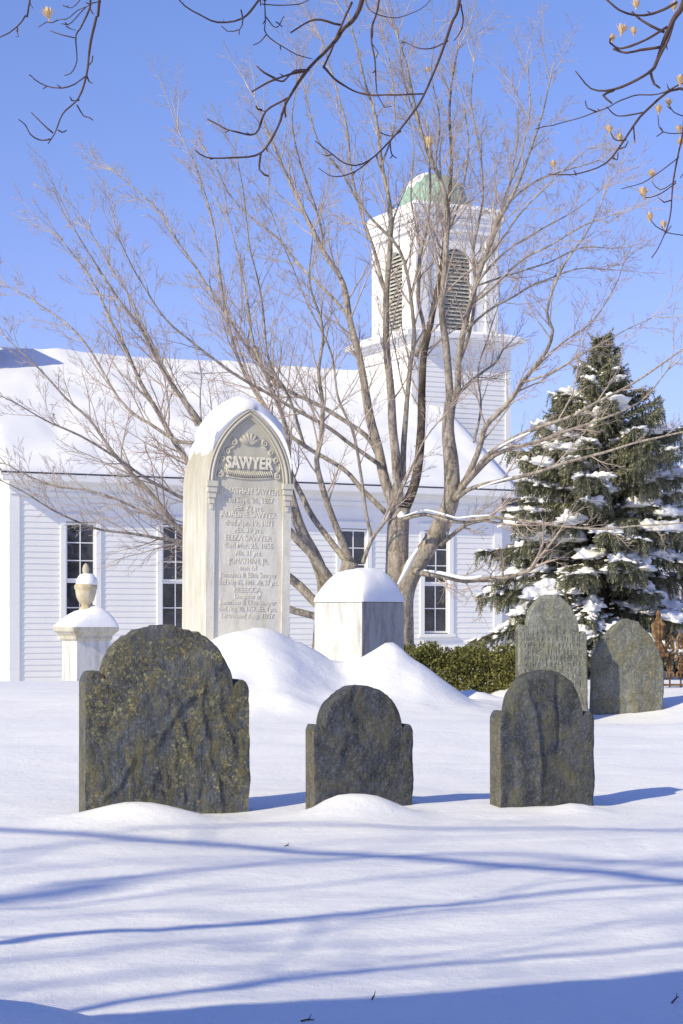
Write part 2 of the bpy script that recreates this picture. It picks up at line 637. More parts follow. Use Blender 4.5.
slope_slab(q, NX0 + .01, NX1 + .02, NV - .02, nz0 + .095, 5, nz1 + .095, .16, .04, 18, 20, 9.1, .1)
slope_slab(q, NX0 + .01, NX1 + .02, WD - NV + .02, nz0 + .095, 5, nz1 + .095, .16, .04, 8, 8, 3.1, .1)
q.build('roof_snow', M['softsnow'], NR, sharp=60)

# windows
for k, c in enumerate(WIN_C):
    x0, x1 = c - WIN_W / 2, c + WIN_W / 2
    q = MB()          # casing, proud of the boards
    q.box(x0 - .135, x0 - .002, -.05, .05, WIN_Z0 - .02, WIN_Z1 + .02)
    q.box(x1 + .002, x1 + .135, -.05, .05, WIN_Z0 - .02, WIN_Z1 + .02)
    q.box(x0 - .135, x1 + .135, -.05, .05, WIN_Z1 + .021, WIN_Z1 + .17)
    q.box(x0 - .17, x1 + .17, -.085, .05, WIN_Z1 + .171, WIN_Z1 + .215)
    W_ = q.build('window', M['trim'], CH, smooth=False)
    q = MB()
    q.box(x0 - .17, x1 + .17, -.10, .05, WIN_Z0 - .10, WIN_Z0 - .021)
    q.build('sill', M['trim'], W_, smooth=False)
    zm = .5 * (WIN_Z0 + WIN_Z1) - .05
    for a, b, yy in ((WIN_Z0, zm, .055), (zm + .002, WIN_Z1, .02)):
        q = MB()
        fw = .055
        q.box(x0, x0 + fw, yy, yy + .04, a, b); q.box(x1 - fw, x1, yy, yy + .04, a, b)
        q.box(x0 + fw, x1 - fw, yy, yy + .04, a, a + fw); q.box(x0 + fw, x1 - fw, yy, yy + .04, b - fw, b)
        q.box(c - .014, c + .014, yy + .006, yy + .034, a + fw, b - fw)
        for r_ in (1, 2):
            zz = a + fw + (b - a - 2 * fw) * r_ / 3 if yy < .05 else a + fw + (b - a - 2 * fw) * r_ / 2
            if yy > .05 and r_ == 2: continue
            q.box(x0 + fw, c - .014, yy + .008, yy + .032, zz - .013, zz + .013)
            q.box(c + .014, x1 - fw, yy + .008, yy + .032, zz - .013, zz + .013)
        q.build('sash', M['trim'], W_, smooth=False)
        q = MB()
        q.box(x0 + fw * .5, x1 - fw * .5, yy + .017, yy + .023, a + fw * .5, b - fw * .5)
        q.build('pane', M['glass'], W_, smooth=False)
    q = MB()
    q.box(x0 - .1, x1 + .1, .14, .155, WIN_Z0 - .05, WIN_Z1 + .05)  # dark sheet closing the opening behind the panes
    q.build('dark_backing', M['dark'], W_, smooth=False)

# tower
BX0 = 13.56
BS = 2.88
TC = Vector((BX0 + BS / 2, 5.0, 0))
LS = 3.42
TW = bpy.data.objects.new('tower', None)
COL.objects.link(TW); TW.parent = CH; TW.location = TC
h2 = LS / 2
LT = 8.22
q = MB()
q.box(-h2 + .03, h2 - .03, -h2 + .03, h2 - .03, 2.0, LT)
for s in (-1, 1):
    clap(q, -h2 + .16, h2 - .16, s * (h2 - .03), 3.2, LT - .35, (), s, 'x')
    clap(q, -h2 + .16, h2 - .16, s * (h2 - .03), 3.2, LT - .35, (), s, 'y')
    for r_ in (-1, 1):
        q.box(min(s * h2 + s * .02, s * (h2 - .16)), max(s * h2 + s * .02, s * (h2 - .16)), min(r_ * h2 + r_ * .02, r_ * (h2 - .16)), max(r_ * h2 + r_ * .02, r_ * (h2 - .16)), 2.0, LT - .34)
q.build('tower_wall', M['paint'], TW, smooth=False)


def ring_box(mb, half, z0, z1):
    mb.box(-half, half, -half, half, z0, z1)


q = MB()
ring_box(q, h2 + .03, LT - .36, LT)
ring_box(q, h2 + .10, LT + .002, LT + .10)
ring_box(q, h2 + .22, LT + .102, LT + .18)
ring_box(q, h2 + .36, LT + .182, LT + .32)
q.build('tower_cornice', M['trim'], TW, smooth=False)
q = MB()
slope_slab(q, -h2 - .30, h2 + .30, -h2 - .30, LT + .322, -BS / 2 - .01, LT + .46, .05, .02, 30, 6, 4.4, .06)
slope_slab(q, -h2 - .30, h2 + .30, h2 + .30, LT + .322, BS / 2 + .01, LT + .46, .05, .02, 30, 6, 1.4, .06)
q.box(-h2 - .28, -BS / 2 - .005, -BS / 2 - .01, BS / 2 + .01, LT + .322, LT + .42)
q.box(BS / 2 + .005, h2 + .28, -BS / 2 - .01, BS / 2 + .01, LT + .322, LT + .42)
q.build('ledge_snow', M['softsnow'], TW, smooth=False)
# belfry stage
b2 = BS / 2
BZ0, BZ1 = LT + .32, 11.97
LW, LZ0, LZ1 = .50, LT + .50, 11.25        # louver half width, sill, crown of its arch
q = MB()
ring_box(q, b2 + .05, BZ0, BZ0 + .20)
for s in (-1, 1):
    for r_ in (-1, 1):          # corner pilasters
        q.box(min(s * b2, s * (b2 - .42)), max(s * b2, s * (b2 - .42)), min(r_ * b2, r_ * (b2 - .42)), max(r_ * b2, r_ * (b2 - .42)), BZ0 + .2, BZ1)
spr = LZ1 - LW
for rot in range(4):
    Mx = Matrix.Rotation(rot * PI / 2, 4, 'Z')
    yf = -b2 + .07
    q.box(-b2 + .42, -LW, yf, yf + .12, BZ0 + .2, BZ1, Mx)
    q.box(LW, b2 - .42, yf, yf + .12, BZ0 + .2, BZ1, Mx)
    n = 18
    for i in range(n):          # spandrel over the arch
        a0, a1 = PI * i / n, PI * (i + 1) / n
        xa, xb = LW * math.cos(a1), LW * math.cos(a0)
        za, zb = spr + LW * math.sin(a1), spr + LW * math.sin(a0)
        vs = [Mx @ Vector(p) for p in ((xa, yf, za), (xb, yf, zb), (xb, yf, BZ1), (xa, yf, BZ1), (xa, yf + .12, za), (xb, yf + .12, zb), (xb, yf + .12, BZ1), (xa, yf + .12, BZ1))]
        q.add(vs, [(0, 1, 2, 3), (7, 6, 5, 4), (0, 4, 5, 1)])
    # flat moulding round the arch
    for i in range(n):
        a0, a1 = PI * i / n, PI * (i + 1) / n
        vs = []
        for yy in (yf - .035, yf):
            for rr in (LW + .002, LW + .1):
                for a in (a0, a1):
                    vs.append(Mx @ Vector((rr * math.cos(a), yy, spr + rr * math.sin(a))))
        q.add(vs, [(0, 1, 3, 2), (0, 4, 5, 1), (2, 3, 7, 6)])
    for s in (-1, 1):
        q.box(min(s * (LW + .002), s * (LW + .1)), max(s * (LW + .002), s * (LW + .1)), yf - .035, yf, BZ0 + .2, spr, Mx)
q.build('belfry', M['trim'], TW, smooth=False)
for rot in range(4):
    Mx = Matrix.Rotation(rot * PI / 2, 4, 'Z')
    q = MB()
    yf = -b2 + .10
    k = 0
    z = LZ0
    while z < LZ1 - .06:
        hw = LW if z < spr else math.sqrt(max(.0004, LW * LW - (z + .05 - spr) ** 2))
        vs = [Mx @ Vector(p) for p in ((-hw, yf, z), (hw, yf, z), (hw, yf + .09, z + .085), (-hw, yf + .09, z + .085),
                                       (-hw, yf, z + .022), (hw, yf, z + .022), (hw, yf + .09, z + .107), (-hw, yf + .09, z + .107))]
        q.add(vs, [(0, 3, 2, 1), (4, 5, 6, 7), (0, 1, 5, 4)])
        z += .118
    q.box(-LW - .1, LW + .1, yf + .10, yf + .11, BZ0 + .2, LZ1, Mx, 1)
    q.box(-LW, LW, yf - .07, yf + .08, BZ0 + .201, LZ0, Mx, 2)
    q.build('louver', [M['louver'], M['dark'], M['trim']], TW, smooth=False)
q = MB()
ring_box(q, b2 + .03, BZ1 - .25, BZ1)
ring_box(q, b2 + .09, BZ1 + .002, BZ1 + .12)
ring_box(q, b2 + .11, BZ1 + .122, BZ1 + .24)
ring_box(q, b2 + .15, BZ1 + .242, BZ1 + .46)
q.build('belfry_cornice', M['trim'], TW, smooth=False)
CT = BZ1 + .46
q = MB()      # snow lying on the flat above the cornice, rounded at its edge
n = 30
hs = b2 + .16
vs, fs = [], []
for j in range(n + 1):
    for i in range(n + 1):
        s, t = -1 + 2 * i / n, -1 + 2 * j / n
        e = min(1 - abs(s), 1 - abs(t))
        z = .17 * (1 - math.exp(-e / .05)) + .03 * fbm(s * 2, t * 2, 3) * min(1, e * 8)
        vs.append((s * hs, t * hs, CT + .004 + z))
for j in range(n):
    for i in range(n):
        fs.append((j * (n + 1) + i, j * (n + 1) + i + 1, (j + 1) * (n + 1) + i + 1, (j + 1) * (n + 1) + i))
q.add(vs, fs)
q.build('cornice_snow', M['softsnow'], TW, sharp=0)
q = MB()
vs, fs = [], []
nd, md = 64, 14
DR, DH = 1.06, 1.04
for j in range(md + 1):
    ph = (PI / 2) * j / md
    for i in range(nd):
        an = 2 * PI * i / nd
        rib = 1 + .03 * max(0, math.cos(an * 16)) ** 6
        vs.append((DR * rib * math.cos(ph) * math.cos(an), DR * rib * math.cos(ph) * math.sin(an), CT + .35 + DH * math.sin(ph)))
for j in range(md):
    for i in range(nd):
        i2 = (i + 1) % nd
        fs.append((j * nd + i, j * nd + i2, (j + 1) * nd + i2, (j + 1) * nd + i))
q.add(vs, fs)
q.lathe([(DR + .10, CT + .0), (DR + .10, CT + .22), (DR + .03, CT + .26), (DR + .03, CT + .36)], 48)
q.build('dome', M['copper'], TW, sharp=50)
q = MB()      # snow on the side of the dome away from the wind
vs, fs = [], []
na, nb = 26, 16
for j in range(nb + 1):
    for i in range(na + 1):
        an = R(135) + (R(80)) * i / na
        ph = (PI / 2) * (.30 + .03 * math.sin(i * .9) + .06 * fbm(i * .3, 4, 4) + .66 * j / nb)
        s = max(0, math.sin(PI * i / na)) ** .5
        t = min(1, (1 - j / nb) * 6 + .25)
        th = .055 * s * t * min(1, j / 3 + .1) * (1 + .5 * fbm(i * .2, j * .2, 2)) - .03 * (1 - s) - .01
        rr = 1 + th
        vs.append((DR * rr * math.cos(ph) * math.cos(an), DR * rr * math.cos(ph) * math.sin(an), CT + .35 + DH * rr * math.sin(ph)))
for j in range(nb):
    for i in range(na):
        a = j * (na + 1) + i
        fs.append((a, a + 1, a + na + 2, a + na + 1))
q.add(vs, fs)
q.build('dome_snow', M['softsnow'], TW, sharp=0)


# ------------------------------------------------------------------ gravestones
def slab_mesh(topf, ulist, z0, thick, nz, disp, rnd_edge=.014):
    q = MB()
    n = len(ulist)
    fr, bk = [], []
    uL, uR = ulist[0], ulist[-1]
    for j in range(nz + 1):
        for u in ulist:
            tp = topf(u)
            z = z0 + (tp - z0) * (j / nz)
            d = min(u - uL, uR - u, tp - z)
            e = max(0, 1 - d / rnd_edge) ** 2.2
            ew = max(0, 1 - min(u - uL, uR - u) / .03)
            fr.append((u + (1 if u > 0 else -1) * ew * (.007 * fbm(z * 9, 3.3 if u > 0 else 8.1, uR, 4) - .002), -thick / 2 + disp(u, z) * (1 - .6 * e) + rnd_edge * .55 * e, z))
            bk.append((u, thick / 2 + .3 * disp(u + 3, z), z))
    q.add(fr + bk, [])
    N = n * (nz + 1)
    F_ = []
    left_ = set()
    for j in range(nz):
        for i in range(n - 1):
            a = j * n + i
            F_.append((a, a + 1, a + n + 1, a + n))
            F_.append((N + a, N + a + n, N + a + n + 1, N + a + 1))
        F_.append((j * n, (j + 1) * n, N + (j + 1) * n, N + j * n))
        left_.add(F_[-1])
        F_.append((j * n + n - 1, N + j * n + n - 1, N + (j + 1) * n + n - 1, (j + 1) * n + n - 1))
    for i in range(n - 1):
        a = nz * n + i
        F_.append((a, a + 1, N + a + 1, N + a))
    q.f = F_
    q.m = [1 if f in left_ else 0 for f in F_]
    return q


def dense(breaks, n=190):
    u0, u1 = breaks[0], breaks[-1]
    s = set(float(x) for x in np.linspace(u0, u1, n))
    for b in breaks:
        for k in range(-6, 7):
            x = b + .0015 * k * abs(k)
            if u0 <= x <= u1:
                s.add(x)
    o = sorted(s)
    r = [o[0]]
    for x in o[1:]:
        if x - r[-1] > .0012:
            r.append(x)
    r[-1] = o[-1]
    return r


def tablet(W, sh_l, sh_r, hl, hr, lip, apex, cx, jag=0.0, seed=0.0, pw=2.0):
    """shouldered tablet: width W, shoulder widths, shoulder heights, lobe top"""
    a0, a1 = -W / 2 + sh_l, W / 2 - sh_r
    c = cx
    def f(u):
        if u <= a0:
            t = (u + W / 2) / sh_l
            z = hl - lip * (abs(2 * t - 1) ** 3.0 if t < .5 else .55 * abs(2 * t - 1) ** 3)
        elif u >= a1:
            t = (W / 2 - u) / sh_r
            z = hr - lip * (abs(2 * t - 1) ** 3.0 if t < .5 else .55 * abs(2 * t - 1) ** 3)
        else:
            base = (hl if u < c else hr) - lip * .55
            half = (c - a0) if u < c else (a1 - c)
            t = min(1, abs(u - c) / half)
            z = base + (apex - base) * (max(0, 1 - t ** pw)) ** (1 / pw)
        return z + jag * fbm(u * 14, seed, 2.2, 3) + .6 * jag * fbm(u * 48, seed, 6.2, 3)
    return f, [-W / 2, a0, c, a1, W / 2]


STG = 'old slate gravestones standing in the snow'


def gravestone(label, px, Y, rot, mat, W, topf, brk, thick, disp, tilt=0.0, lean=0.0, z0=-.25, extra=None):
    x = (px - 341.5) * Y / F
    th_ = thing('gravestone', label, 'gravestone', (x, Y, 0), rot, STG)
    th_.rotation_euler = (lean, tilt, rot)
    q = slab_mesh(topf, dense(brk), z0, thick, 84, disp)
    q.build('tablet', [mat, M['edge']], th_, sharp=48)
    if extra:
        extra(th_)
    return th_


def seg_dist(u, z, a, b):
    ax, az, bx, bz = *a, *b
    t = max(0, min(1, ((u - ax) * (bx - ax) + (z - az) * (bz - az)) / ((bx - ax) ** 2 + (bz - az) ** 2)))
    return math.hypot(u - ax - t * (bx - ax), z - az - t * (bz - az)), t


A1 = R(21)
S1 = F / 7.55
W1 = 159 / S1 / math.cos(A1)
f1, b1 = tablet(W1, .085, .075, HC - (671 - HY) / S1, HC - (682 - HY) / S1, .045, HC - (625.5 - HY) / S1, -.02, .011, 1.1)


def ridge_line(u, z, a, b, w, h):
    d, t = seg_dist(u, z, a, b)
    return -h * math.exp(-(d / w) ** 2)


def d1(u, z):
    u, z = u + .035 * fbm(u * 5, z * 5, 31, 3), z + .03 * fbm(u * 5, z * 5, 57, 3)
    r = -.014 * fbm(u * 5 + z * 2.5, z * 4 - u * 2, 1.0, 5)
    # spalled layers: a diagonal fold and the fan of flutes below it
    r += ridge_line(u, z, (-.30, .05), (.12, .48), .014, .006)
    r += ridge_line(u, z, (.12, .48), (.22, .02), .013, .007)
    r += ridge_line(u, z, (.07, .36), (.13, .02), .012, .006)
    r += ridge_line(u, z, (.03, .28), (.06, .02), .011, .005)
    r += ridge_line(u, z, (.16, .62), (.30, .20), .014, .006)
    r += .007 * (1 / (1 + math.exp(-(u * .7 - z + .42) * 60)))
    r += .007 * (1 / (1 + math.exp(-(u * -1.8 - z + .72 + .1 * fbm(u * 6, z * 6, 4)) * 50)))
    return r


gravestone('large dark gravestone crusted with yellow lichen, in front of the tall pale monument', 165.5, 7.62, A1, M['slate_a'], W1, f1, b1, .125, d1)

A2 = R(22)
S2 = F / 7.7
W2 = 100 / S2 / math.cos(A2)
f2, b2_ = tablet(W2, .048, .052, HC - (723.5 - HY) / S2, HC - (726 - HY) / S2, .03, HC - (686 - HY) / S2, -.005, .008, 4.0)


def d2(u, z):
    r = -.009 * fbm(u * 6 - z * 4, z * 3 + u * 4, 6.0, 6)
    r += .006 / (1 + math.exp(-(u * 1.6 + z - .30) * 70)) - .004 / (1 + math.exp(-(u * 1.3 + z - .52) * 60))
    r += ridge_line(u, z, (-.10, .22), (.02, .08), .012, -.008)
    return r


gravestone('small dark gravestone, lowest of the front three, standing before the square tomb', 360, 7.75, A2, M['slate_b'], W2, f2, b2_, .105, d2)

A3 = R(20)
S3 = F / 7.75
W3 = 98 / S3 / math.cos(A3)
f3, b3 = tablet(W3, .055, .058, HC - (711 - HY) / S3, HC - (713 - HY) / S3, .032, HC - (671 - HY) / S3, .0, .008, 8.0)


def d3(u, z):
    u, z = u + .03 * fbm(u * 6, z * 4, 31, 3), z + .03 * fbm(u * 6, z * 4, 57, 3)
    r = -.009 * fbm(u * 6, z * 4, 9.0, 6)
    r += ridge_line(u, z, (-.10, .50), (-.02, .02), .018, .010)
    r += ridge_line(u, z, (.05, .60), (.06, .20), .012, -.006)
    r += .010 / (1 + math.exp((u + .145 - .06 * (z - .4) + .02 * fbm(z * 7, 1, 1)) * 110))
    return r


gravestone('smooth blue-black gravestone with a few lichen dots, in front of the hedge', 542.5, 7.85, A3, M['slate_c'], W3, f3, b3, .12, d3)

A5 = R(12)
S5 = F / 12.8
W5 = 71 / S5 / math.cos(A5)
f5, b5 = tablet(W5, .075, .06, HC - (624 - HY) / S5, HC - (632 - HY) / S5, .035, HC - (594.5 - HY) / S5, -.012, .008, 12.0)


def d5(u, z):
    r = -.004 * fbm(u * 7, z * 7, 3.0, 5)
    # worn rows of lettering
    if .26 < z < .72 and abs(u) < .21:
        r += .0045 * (math.sin(z * 2 * PI / .045) > .1) * (fbm(u * 60, int(z / .045) * 3.3, 1, 2) > -.1)
    return r


gravestone('tall grey gravestone of the pair before the spruce, its round top unbroken', 552.5, 12.8, A5, M['slate_d'], W5, f5, b5, .07, d5, tilt=R(-.8))

A6 = R(9)
S6 = F / 13.1
W6 = 72 / S6 / math.cos(A6)


def f6(u):
    pts = [(-W6 / 2, 659), (-W6 / 2 + .02, 652), (-.20, 640), (-.13, 628), (-.06, 621), (-.01, 619), (.06, 622), (.13, 631), (.20, 644), (W6 / 2 - .015, 660), (W6 / 2, 673)]
    y = float(np.interp(u, [p[0] for p in pts], [p[1] for p in pts]))
    return HC - (y - HY) / S6 + .012 * fbm(u * 16, 5, 5, 3)


def d6(u, z):
    r = -.012 * fbm(u * 5, z * 5, 13.0, 5)
    r += .014 / (1 + math.exp(-(-u * 3.0 - z + .30 + .12 * fbm(u * 4, z * 4, 2)) * 30))
    return r


gravestone('rough leaning gravestone with pointed top and scaling face, beside the rusty fence', 626, 13.1, A6, M['slate_e'], W6, f6, [-W6 / 2, -.01, W6 / 2], .09, d6, tilt=R(1.6))


# ------------------------------------------------------------------ tall marble monument
AM = R(20)
YM = 13.0
SM = F / YM
MW = .64
MD = .66
zs = HC + (HY - 484) / SM          # springing of the pointed arch
za = HC + (HY - 408) / SM          # apex
MO = thing('marble_monument', 'tall pale pointed-arch monument carved with a family name and capped with snow', 'monument', ((231 - 341.5) * YM / F, YM + .31, 0), AM)
MO.rotation_euler = (R(-.5), R(.9), AM)
hw = MW / 2
AH = za - zs
# pointed arch: two arcs through (+-hw, zs) and (0, za)
rad_a = (hw * hw + AH * AH) / (2 * hw)


def arch_pts(inset=0.0, n=16):
    """outline from the left springing over the apex to the right springing"""
    r_ = rad_a - inset
    cxr = -hw + rad_a           # centre of the left arc lies to the right
    phi0 = PI
    hh = math.sqrt(max(0, r_ * r_ - cxr * cxr))
    phi1 = math.atan2(hh, -cxr)
    L = []
    for i in range(n + 1):
        a = phi0 + (phi1 - phi0) * i / n
        L.append((cxr + r_ * math.cos(a), zs + r_ * math.sin(a)))
    Rr = [(-x, z) for x, z in L[::-1][1:]]
    return L + Rr


out = [(-hw * .965, -.4)] + arch_pts() + [(hw * .965, -.4)]
inn = [(-hw * .965 + .055, -.4)] + arch_pts(.062) + [(hw * .965 - .055, -.4)]
q = MB()
n = len(out)
yf, yb = -MD / 2, MD / 2
rec = .018
vs = [(x, yf, z) for x, z in out] + [(x, yb, z) for x, z in out] + [(x, yf, z) for x, z in inn] + [(x, yf + rec, z) for x, z in inn]
fs = []
for i in range(n - 1):
    fs.append((i, n + i, n + i + 1, i + 1))                    # sides and top
    fs.append((i, i + 1, 2 * n + i + 1, 2 * n + i))            # frame face
    fs.append((2 * n + i, 2 * n + i + 1, 3 * n + i + 1, 3 * n + i))
for i in range(n // 2):          # panel: pair left and right points
    a, b = i, n - 1 - i
    if a + 1 < b - 0:
        fs.append((3 * n + a, 3 * n + b, 3 * n + b - 1, 3 * n + a + 1) if b - 1 != a + 1 else (3 * n + a, 3 * n + b, 3 * n + a + 1))
        fs.append((n + a, n + a + 1, n + b - 1, n + b) if b - 1 != a + 1 else (n + a, n + a + 1, n + b))
q.add(vs, fs)
for i, f in enumerate(q.f):          # one weathered stone; front and sides coloured apart for the light each gets
    if all(abs(q.v[k][1] - yf) < .02 for k in f): q.m[i] = 1
q.build('shaft', [M['marble_lit'], M['marble']], MO, sharp=30)
q = MB()                         # mouldings following the arch
for ins, rr, yo in ((.012, .009, -.006), (.036, .011, -.008), (.060, .007, -.002)):
    q.tube([Vector((x, yf + yo + .004, z)) for x, z in arch_pts(ins, 20)], rr, 8)
q.build('arch_moulding', M['marble'], MO)
for s in (-1, 1):
    q = MB()
    cx_ = s * (hw - .034)
    for k, (ww, zz0, zz1, dd) in enumerate([(.040, zs - .03, zs + .01, .034), (.034, zs - .07, zs - .032, .028), (.027, zs - .11, zs - .072, .021), (.019, zs - .15, zs - .112, .014), (.010, zs - .19, zs - .152, .008)]):
        q.box(cx_ - ww, cx_ + ww, yf - dd, yf + .01, zz0, zz1)
    q.build('corbel', M['marble'], MO, smooth=False)
# the sunk panel stands as a face of its own
q = MB()
pan = [(x * .998, z) for x, z in inn]
k = len(pan)
vs = [(x, yf + rec - .003, z) for x, z in pan]
fs = []
for i in range(k // 2):
    a, b = i, k - 1 - i
    if b - 1 > a + 1:
        fs.append((a, b, b - 1, a + 1))
    elif b - 1 == a + 1:
        fs.append((a, b, a + 1))
q.add(vs, fs)
q.build('panel', M['marble'], MO, smooth=False)
# carved ornament
q = MB()
yo = yf + rec - .004


def spiral(cx, cz, r0, turns, start, sgn, tr):
    pts = []
    m = int(18 * turns)
    for i in range(m + 1):
        t = i / m
        a = start + sgn * turns * 2 * PI * t
        rr = r0 * (1 - .82 * t)
        pts.append(Vector((cx + rr * math.cos(a), yo - .004, cz + rr * math.sin(a))))
    q.tube(pts, [tr * (1 - .35 * i / m) for i in range(m + 1)], 6)


zt = HC + (HY - 463.5) / SM     # middle of the big name
for s in (-1, 1):
    spiral(s * .218, zt - .085, .026, 1.4, PI / 2, s, .010)
    spiral(s * .205, zt + .030, .022, 1.4, -PI / 2, -s, .009)
    spiral(s * .165, zt + .085, .020, 1.3, -PI / 2, -s, .009)
    spiral(s * .115, zt + .150, .024, 1.5, PI / 2, s, .009)
    q.tube([Vector((s * .225, yo, zt - .06)), Vector((s * .235, yo, zt - .02)), Vector((s * .222, yo, zt + .01))], .008, 6)
    q.tube([Vector((s * .15, yo, zt + .10)), Vector((s * .12, yo, zt + .115)), Vector((s * .10, yo, zt + .14))], .008, 6)
# palmette
for a in (-60, -35, -12, 12, 35, 60):
    dx, dz = math.sin(R(a)), math.cos(R(a))
    Mt = Matrix.Translation((dx * .045, yo - .002, zt + .135 + dz * .045)) @ Matrix.Rotation(R(a), 4, 'Y') @ Matrix.Diagonal((.016, .014, .042, 1))
    q.blob(Mt, a * .1, .1, 1, 10, 6, 1)
# reeded swag below the name
m = 22
for i in range(m):
    t = -1 + 2 * (i + .5) / m
    x = t * .175
    zc = zt - .083 + .014 * t * t
    q.tube([Vector((x - .008, yo - .003, zc + .024)), Vector((x + .004, yo - .010, zc)), Vector((x + .012, yo - .003, zc - .022))], [.005, .007, .004], 6)
q.tube([Vector((-.19 + .38 * i / 12, yo - .002, zt - .055 + .012 * (-1 + i / 6) ** 2)) for i in range(13)], .006, 6)
q.tube([Vector((-.18 + .36 * i / 12, yo - .002, zt - .112 + .016 * (-1 + i / 6) ** 2)) for i in range(13)], .006, 6)
q.build('carved_scrollwork', M['marble'], MO, sharp=0)


def text_mesh(txt, size, x, z, y, ext, width=None, bold=0.0):
    cu = bpy.data.curves.new('txt', 'FONT')
    cu.body = txt
    cu.size = size
    cu.align_x = 'CENTER'
    cu.extrude = ext
    cu.offset = bold
    cu.resolution_u = 3
    o = bpy.data.objects.new('txt', cu)
    COL.objects.link(o)
    bpy.context.view_layer.update()
    me = bpy.data.meshes.new_from_object(o.evaluated_get(bpy.context.evaluated_depsgraph_get()))
    co = [v.co.copy() for v in me.vertices]
    fc = [tuple(p.vertices) for p in me.polygons]
    bpy.data.objects.remove(o)
    bpy.data.curves.remove(cu)
    bpy.data.meshes.remove(me)
    wd = max(c.x for c in co) - min(c.x for c in co)
    k = width / wd if width else 1
    mid = .5 * (max(c.x for c in co) + min(c.x for c in co))
    return [Vector(((c.x - mid) * k + x, y - c.z, c.y + z)) for c in co], fc


q = MB()
v_, f_ = text_mesh('SAWYER', .118, 0, zt - .036, yo - .004, .012, .355, .004)
q.add(v_, f_)
q.build('family_name', mat_simple('raised_letters', (.72, .69, .58), .7, .15, 20), MO, smooth=False)
LINES = [('JONATHAN SAWYER', 491, .062, .45), ('died Sept. 26, 1867', 500, .056, .37), ('Æt. 73 yrs.', 508, .052, .22),
         ('ADALINE SAWYER', 514.5, .060, .42), ('died Apr. 19, 1871', 523, .054, .36), ('Æt. 39 yrs.', 530, .050, .22),
         ('ELIZA SAWYER', 538, .058, .35), ('died Mar. 25, 1855', 545.5, .054, .37), ('Æt. 31 yrs.', 553, .050, .20),
         ('JONATHAN, JR.', 561, .056, .30), ('son of', 568, .046, .13), ('Jonathan & Eliza Sawyer', 575, .052, .43), ('died May 25, 1841. Æt. 27 yrs.', 582.5, .050, .45),
         ('REBECCA,', 590, .052, .21), ('Daughter of', 596.5, .046, .20), ('Jonathan & Eliza Sawyer', 602.5, .050, .43), ('died Aug. 20, 1857. Æt. 4 yrs.', 609, .048, .44), ('Drowned Aug. 1857', 616, .048, .40)]
q = MB()
for s, py, sz, wd in LINES:
    v_, f_ = text_mesh(s, sz, 0, HC + (HY - py) / SM - sz * .33, yf + rec - .0032, .0035, wd, .0005)
    q.add(v_, f_)
q.build('inscription', mat_simple('worn_letters', (.66, .63, .54), .8, .3, 30), MO, smooth=False)
# snow cap
q = MB()
ap = arch_pts(0, 16)
N = len(ap)
vs, fs = [], []
mm = 9
for i, (x, z) in enumerate(ap):
    t = (i - (N - 1) / 2) / ((N - 1) / 2)
    thk = .165 * max(0, 1 - abs(t / (.80 if t < 0 else 1.0)) ** 2.3) + .0
    if i in (0, N - 1): thk = 0
    thk0 = thk
    nrm = Vector((x * .9, 0, AH * .55 + .05 + (z - zs) * .3)).normalized()
    for j in range(mm + 1):
        s = -1 + 2 * j / mm
        prof = (1 - abs(s) ** 4)
        thk = thk0 * max(0, min(1, (1 - abs(t) / ((.62 if t < 0 else .92) + .16 * fbm(s * 2.2, 7 + (t > 0) * 5, 2, 3))) * 5)) if i not in (0, N - 1) else 0
        p = Vector((x, s * (MD / 2 + .012 * (thk > .01)), z)) + nrm * (thk * (.25 + .75 * prof) - .004 + (.02 * fbm(x * 6, s * 2, 4) if thk > .02 else 0))
        if thk < .004:
            p = Vector((x * .99, s * MD / 2 * .98, z - .01))
        vs.append(p)
for _ in range(10):
    old = [p.copy() for p in vs]
    for i in range(int(N * .30), int(N * .72)):
        for j in range(mm + 1):
            k = i * (mm + 1) + j
            vs[k] = old[k] * .5 + (old[k - mm - 1] + old[k + mm + 1]) * .25
for i in range(N - 1):
    for j in range(mm):
        a = i * (mm + 1) + j
        fs.append((a, a + mm + 1, a + mm + 2, a + 1))
for j in (0, mm):           # close the front and back down onto the stone
    o = len(vs)
    for i, (x, z) in enumerate(ap):
        vs.append((x * .985, (-1 if j == 0 else 1) * (MD / 2 - .004), z - .004))
    for i in range(N - 1):
        fs.append((i * (mm + 1) + j, (i + 1) * (mm + 1) + j, o + i + 1, o + i))
q.add(vs, fs)
q.build('snow_cap', M['snow'], MO, sharp=70)


# ------------------------------------------------------------------ square tomb
def snow_dome(half, z0, H, seed=0, lift=(0, 0), over=.01, pw=2.6, n=26, ang=1.0):
    q = MB()
    vs, fs = [], []
    for j in range(n + 1):
        for i in range(n + 1):
            s, t = -1 + 2 * i / n, -1 + 2 * j / n
            s, t = math.sin(s * PI / 2) * .5 + s * .5, math.sin(t * PI / 2) * .5 + t * .5
            h = (max(0, 1 - abs(s) ** pw) * max(0, 1 - abs(t) ** pw)) ** .55
            k = 1 + lift[0] * s + lift[1] * t
            z = z0 + H * h * k + .02 * h * fbm(s * 1.5 + seed, t * 1.5, seed)
            b = 1 + over / half * (1 if max(abs(s), abs(t)) > .7 else .5)
            vs.append((s * half * b, t * half * b, z - (.012 if h < .01 else 0)))
    for j in range(n):
        for i in range(n):
            a = j * (n + 1) + i
            fs.append((a, a + 1, a + n + 2, a + n + 1))
    q.add(vs, fs)
    return q


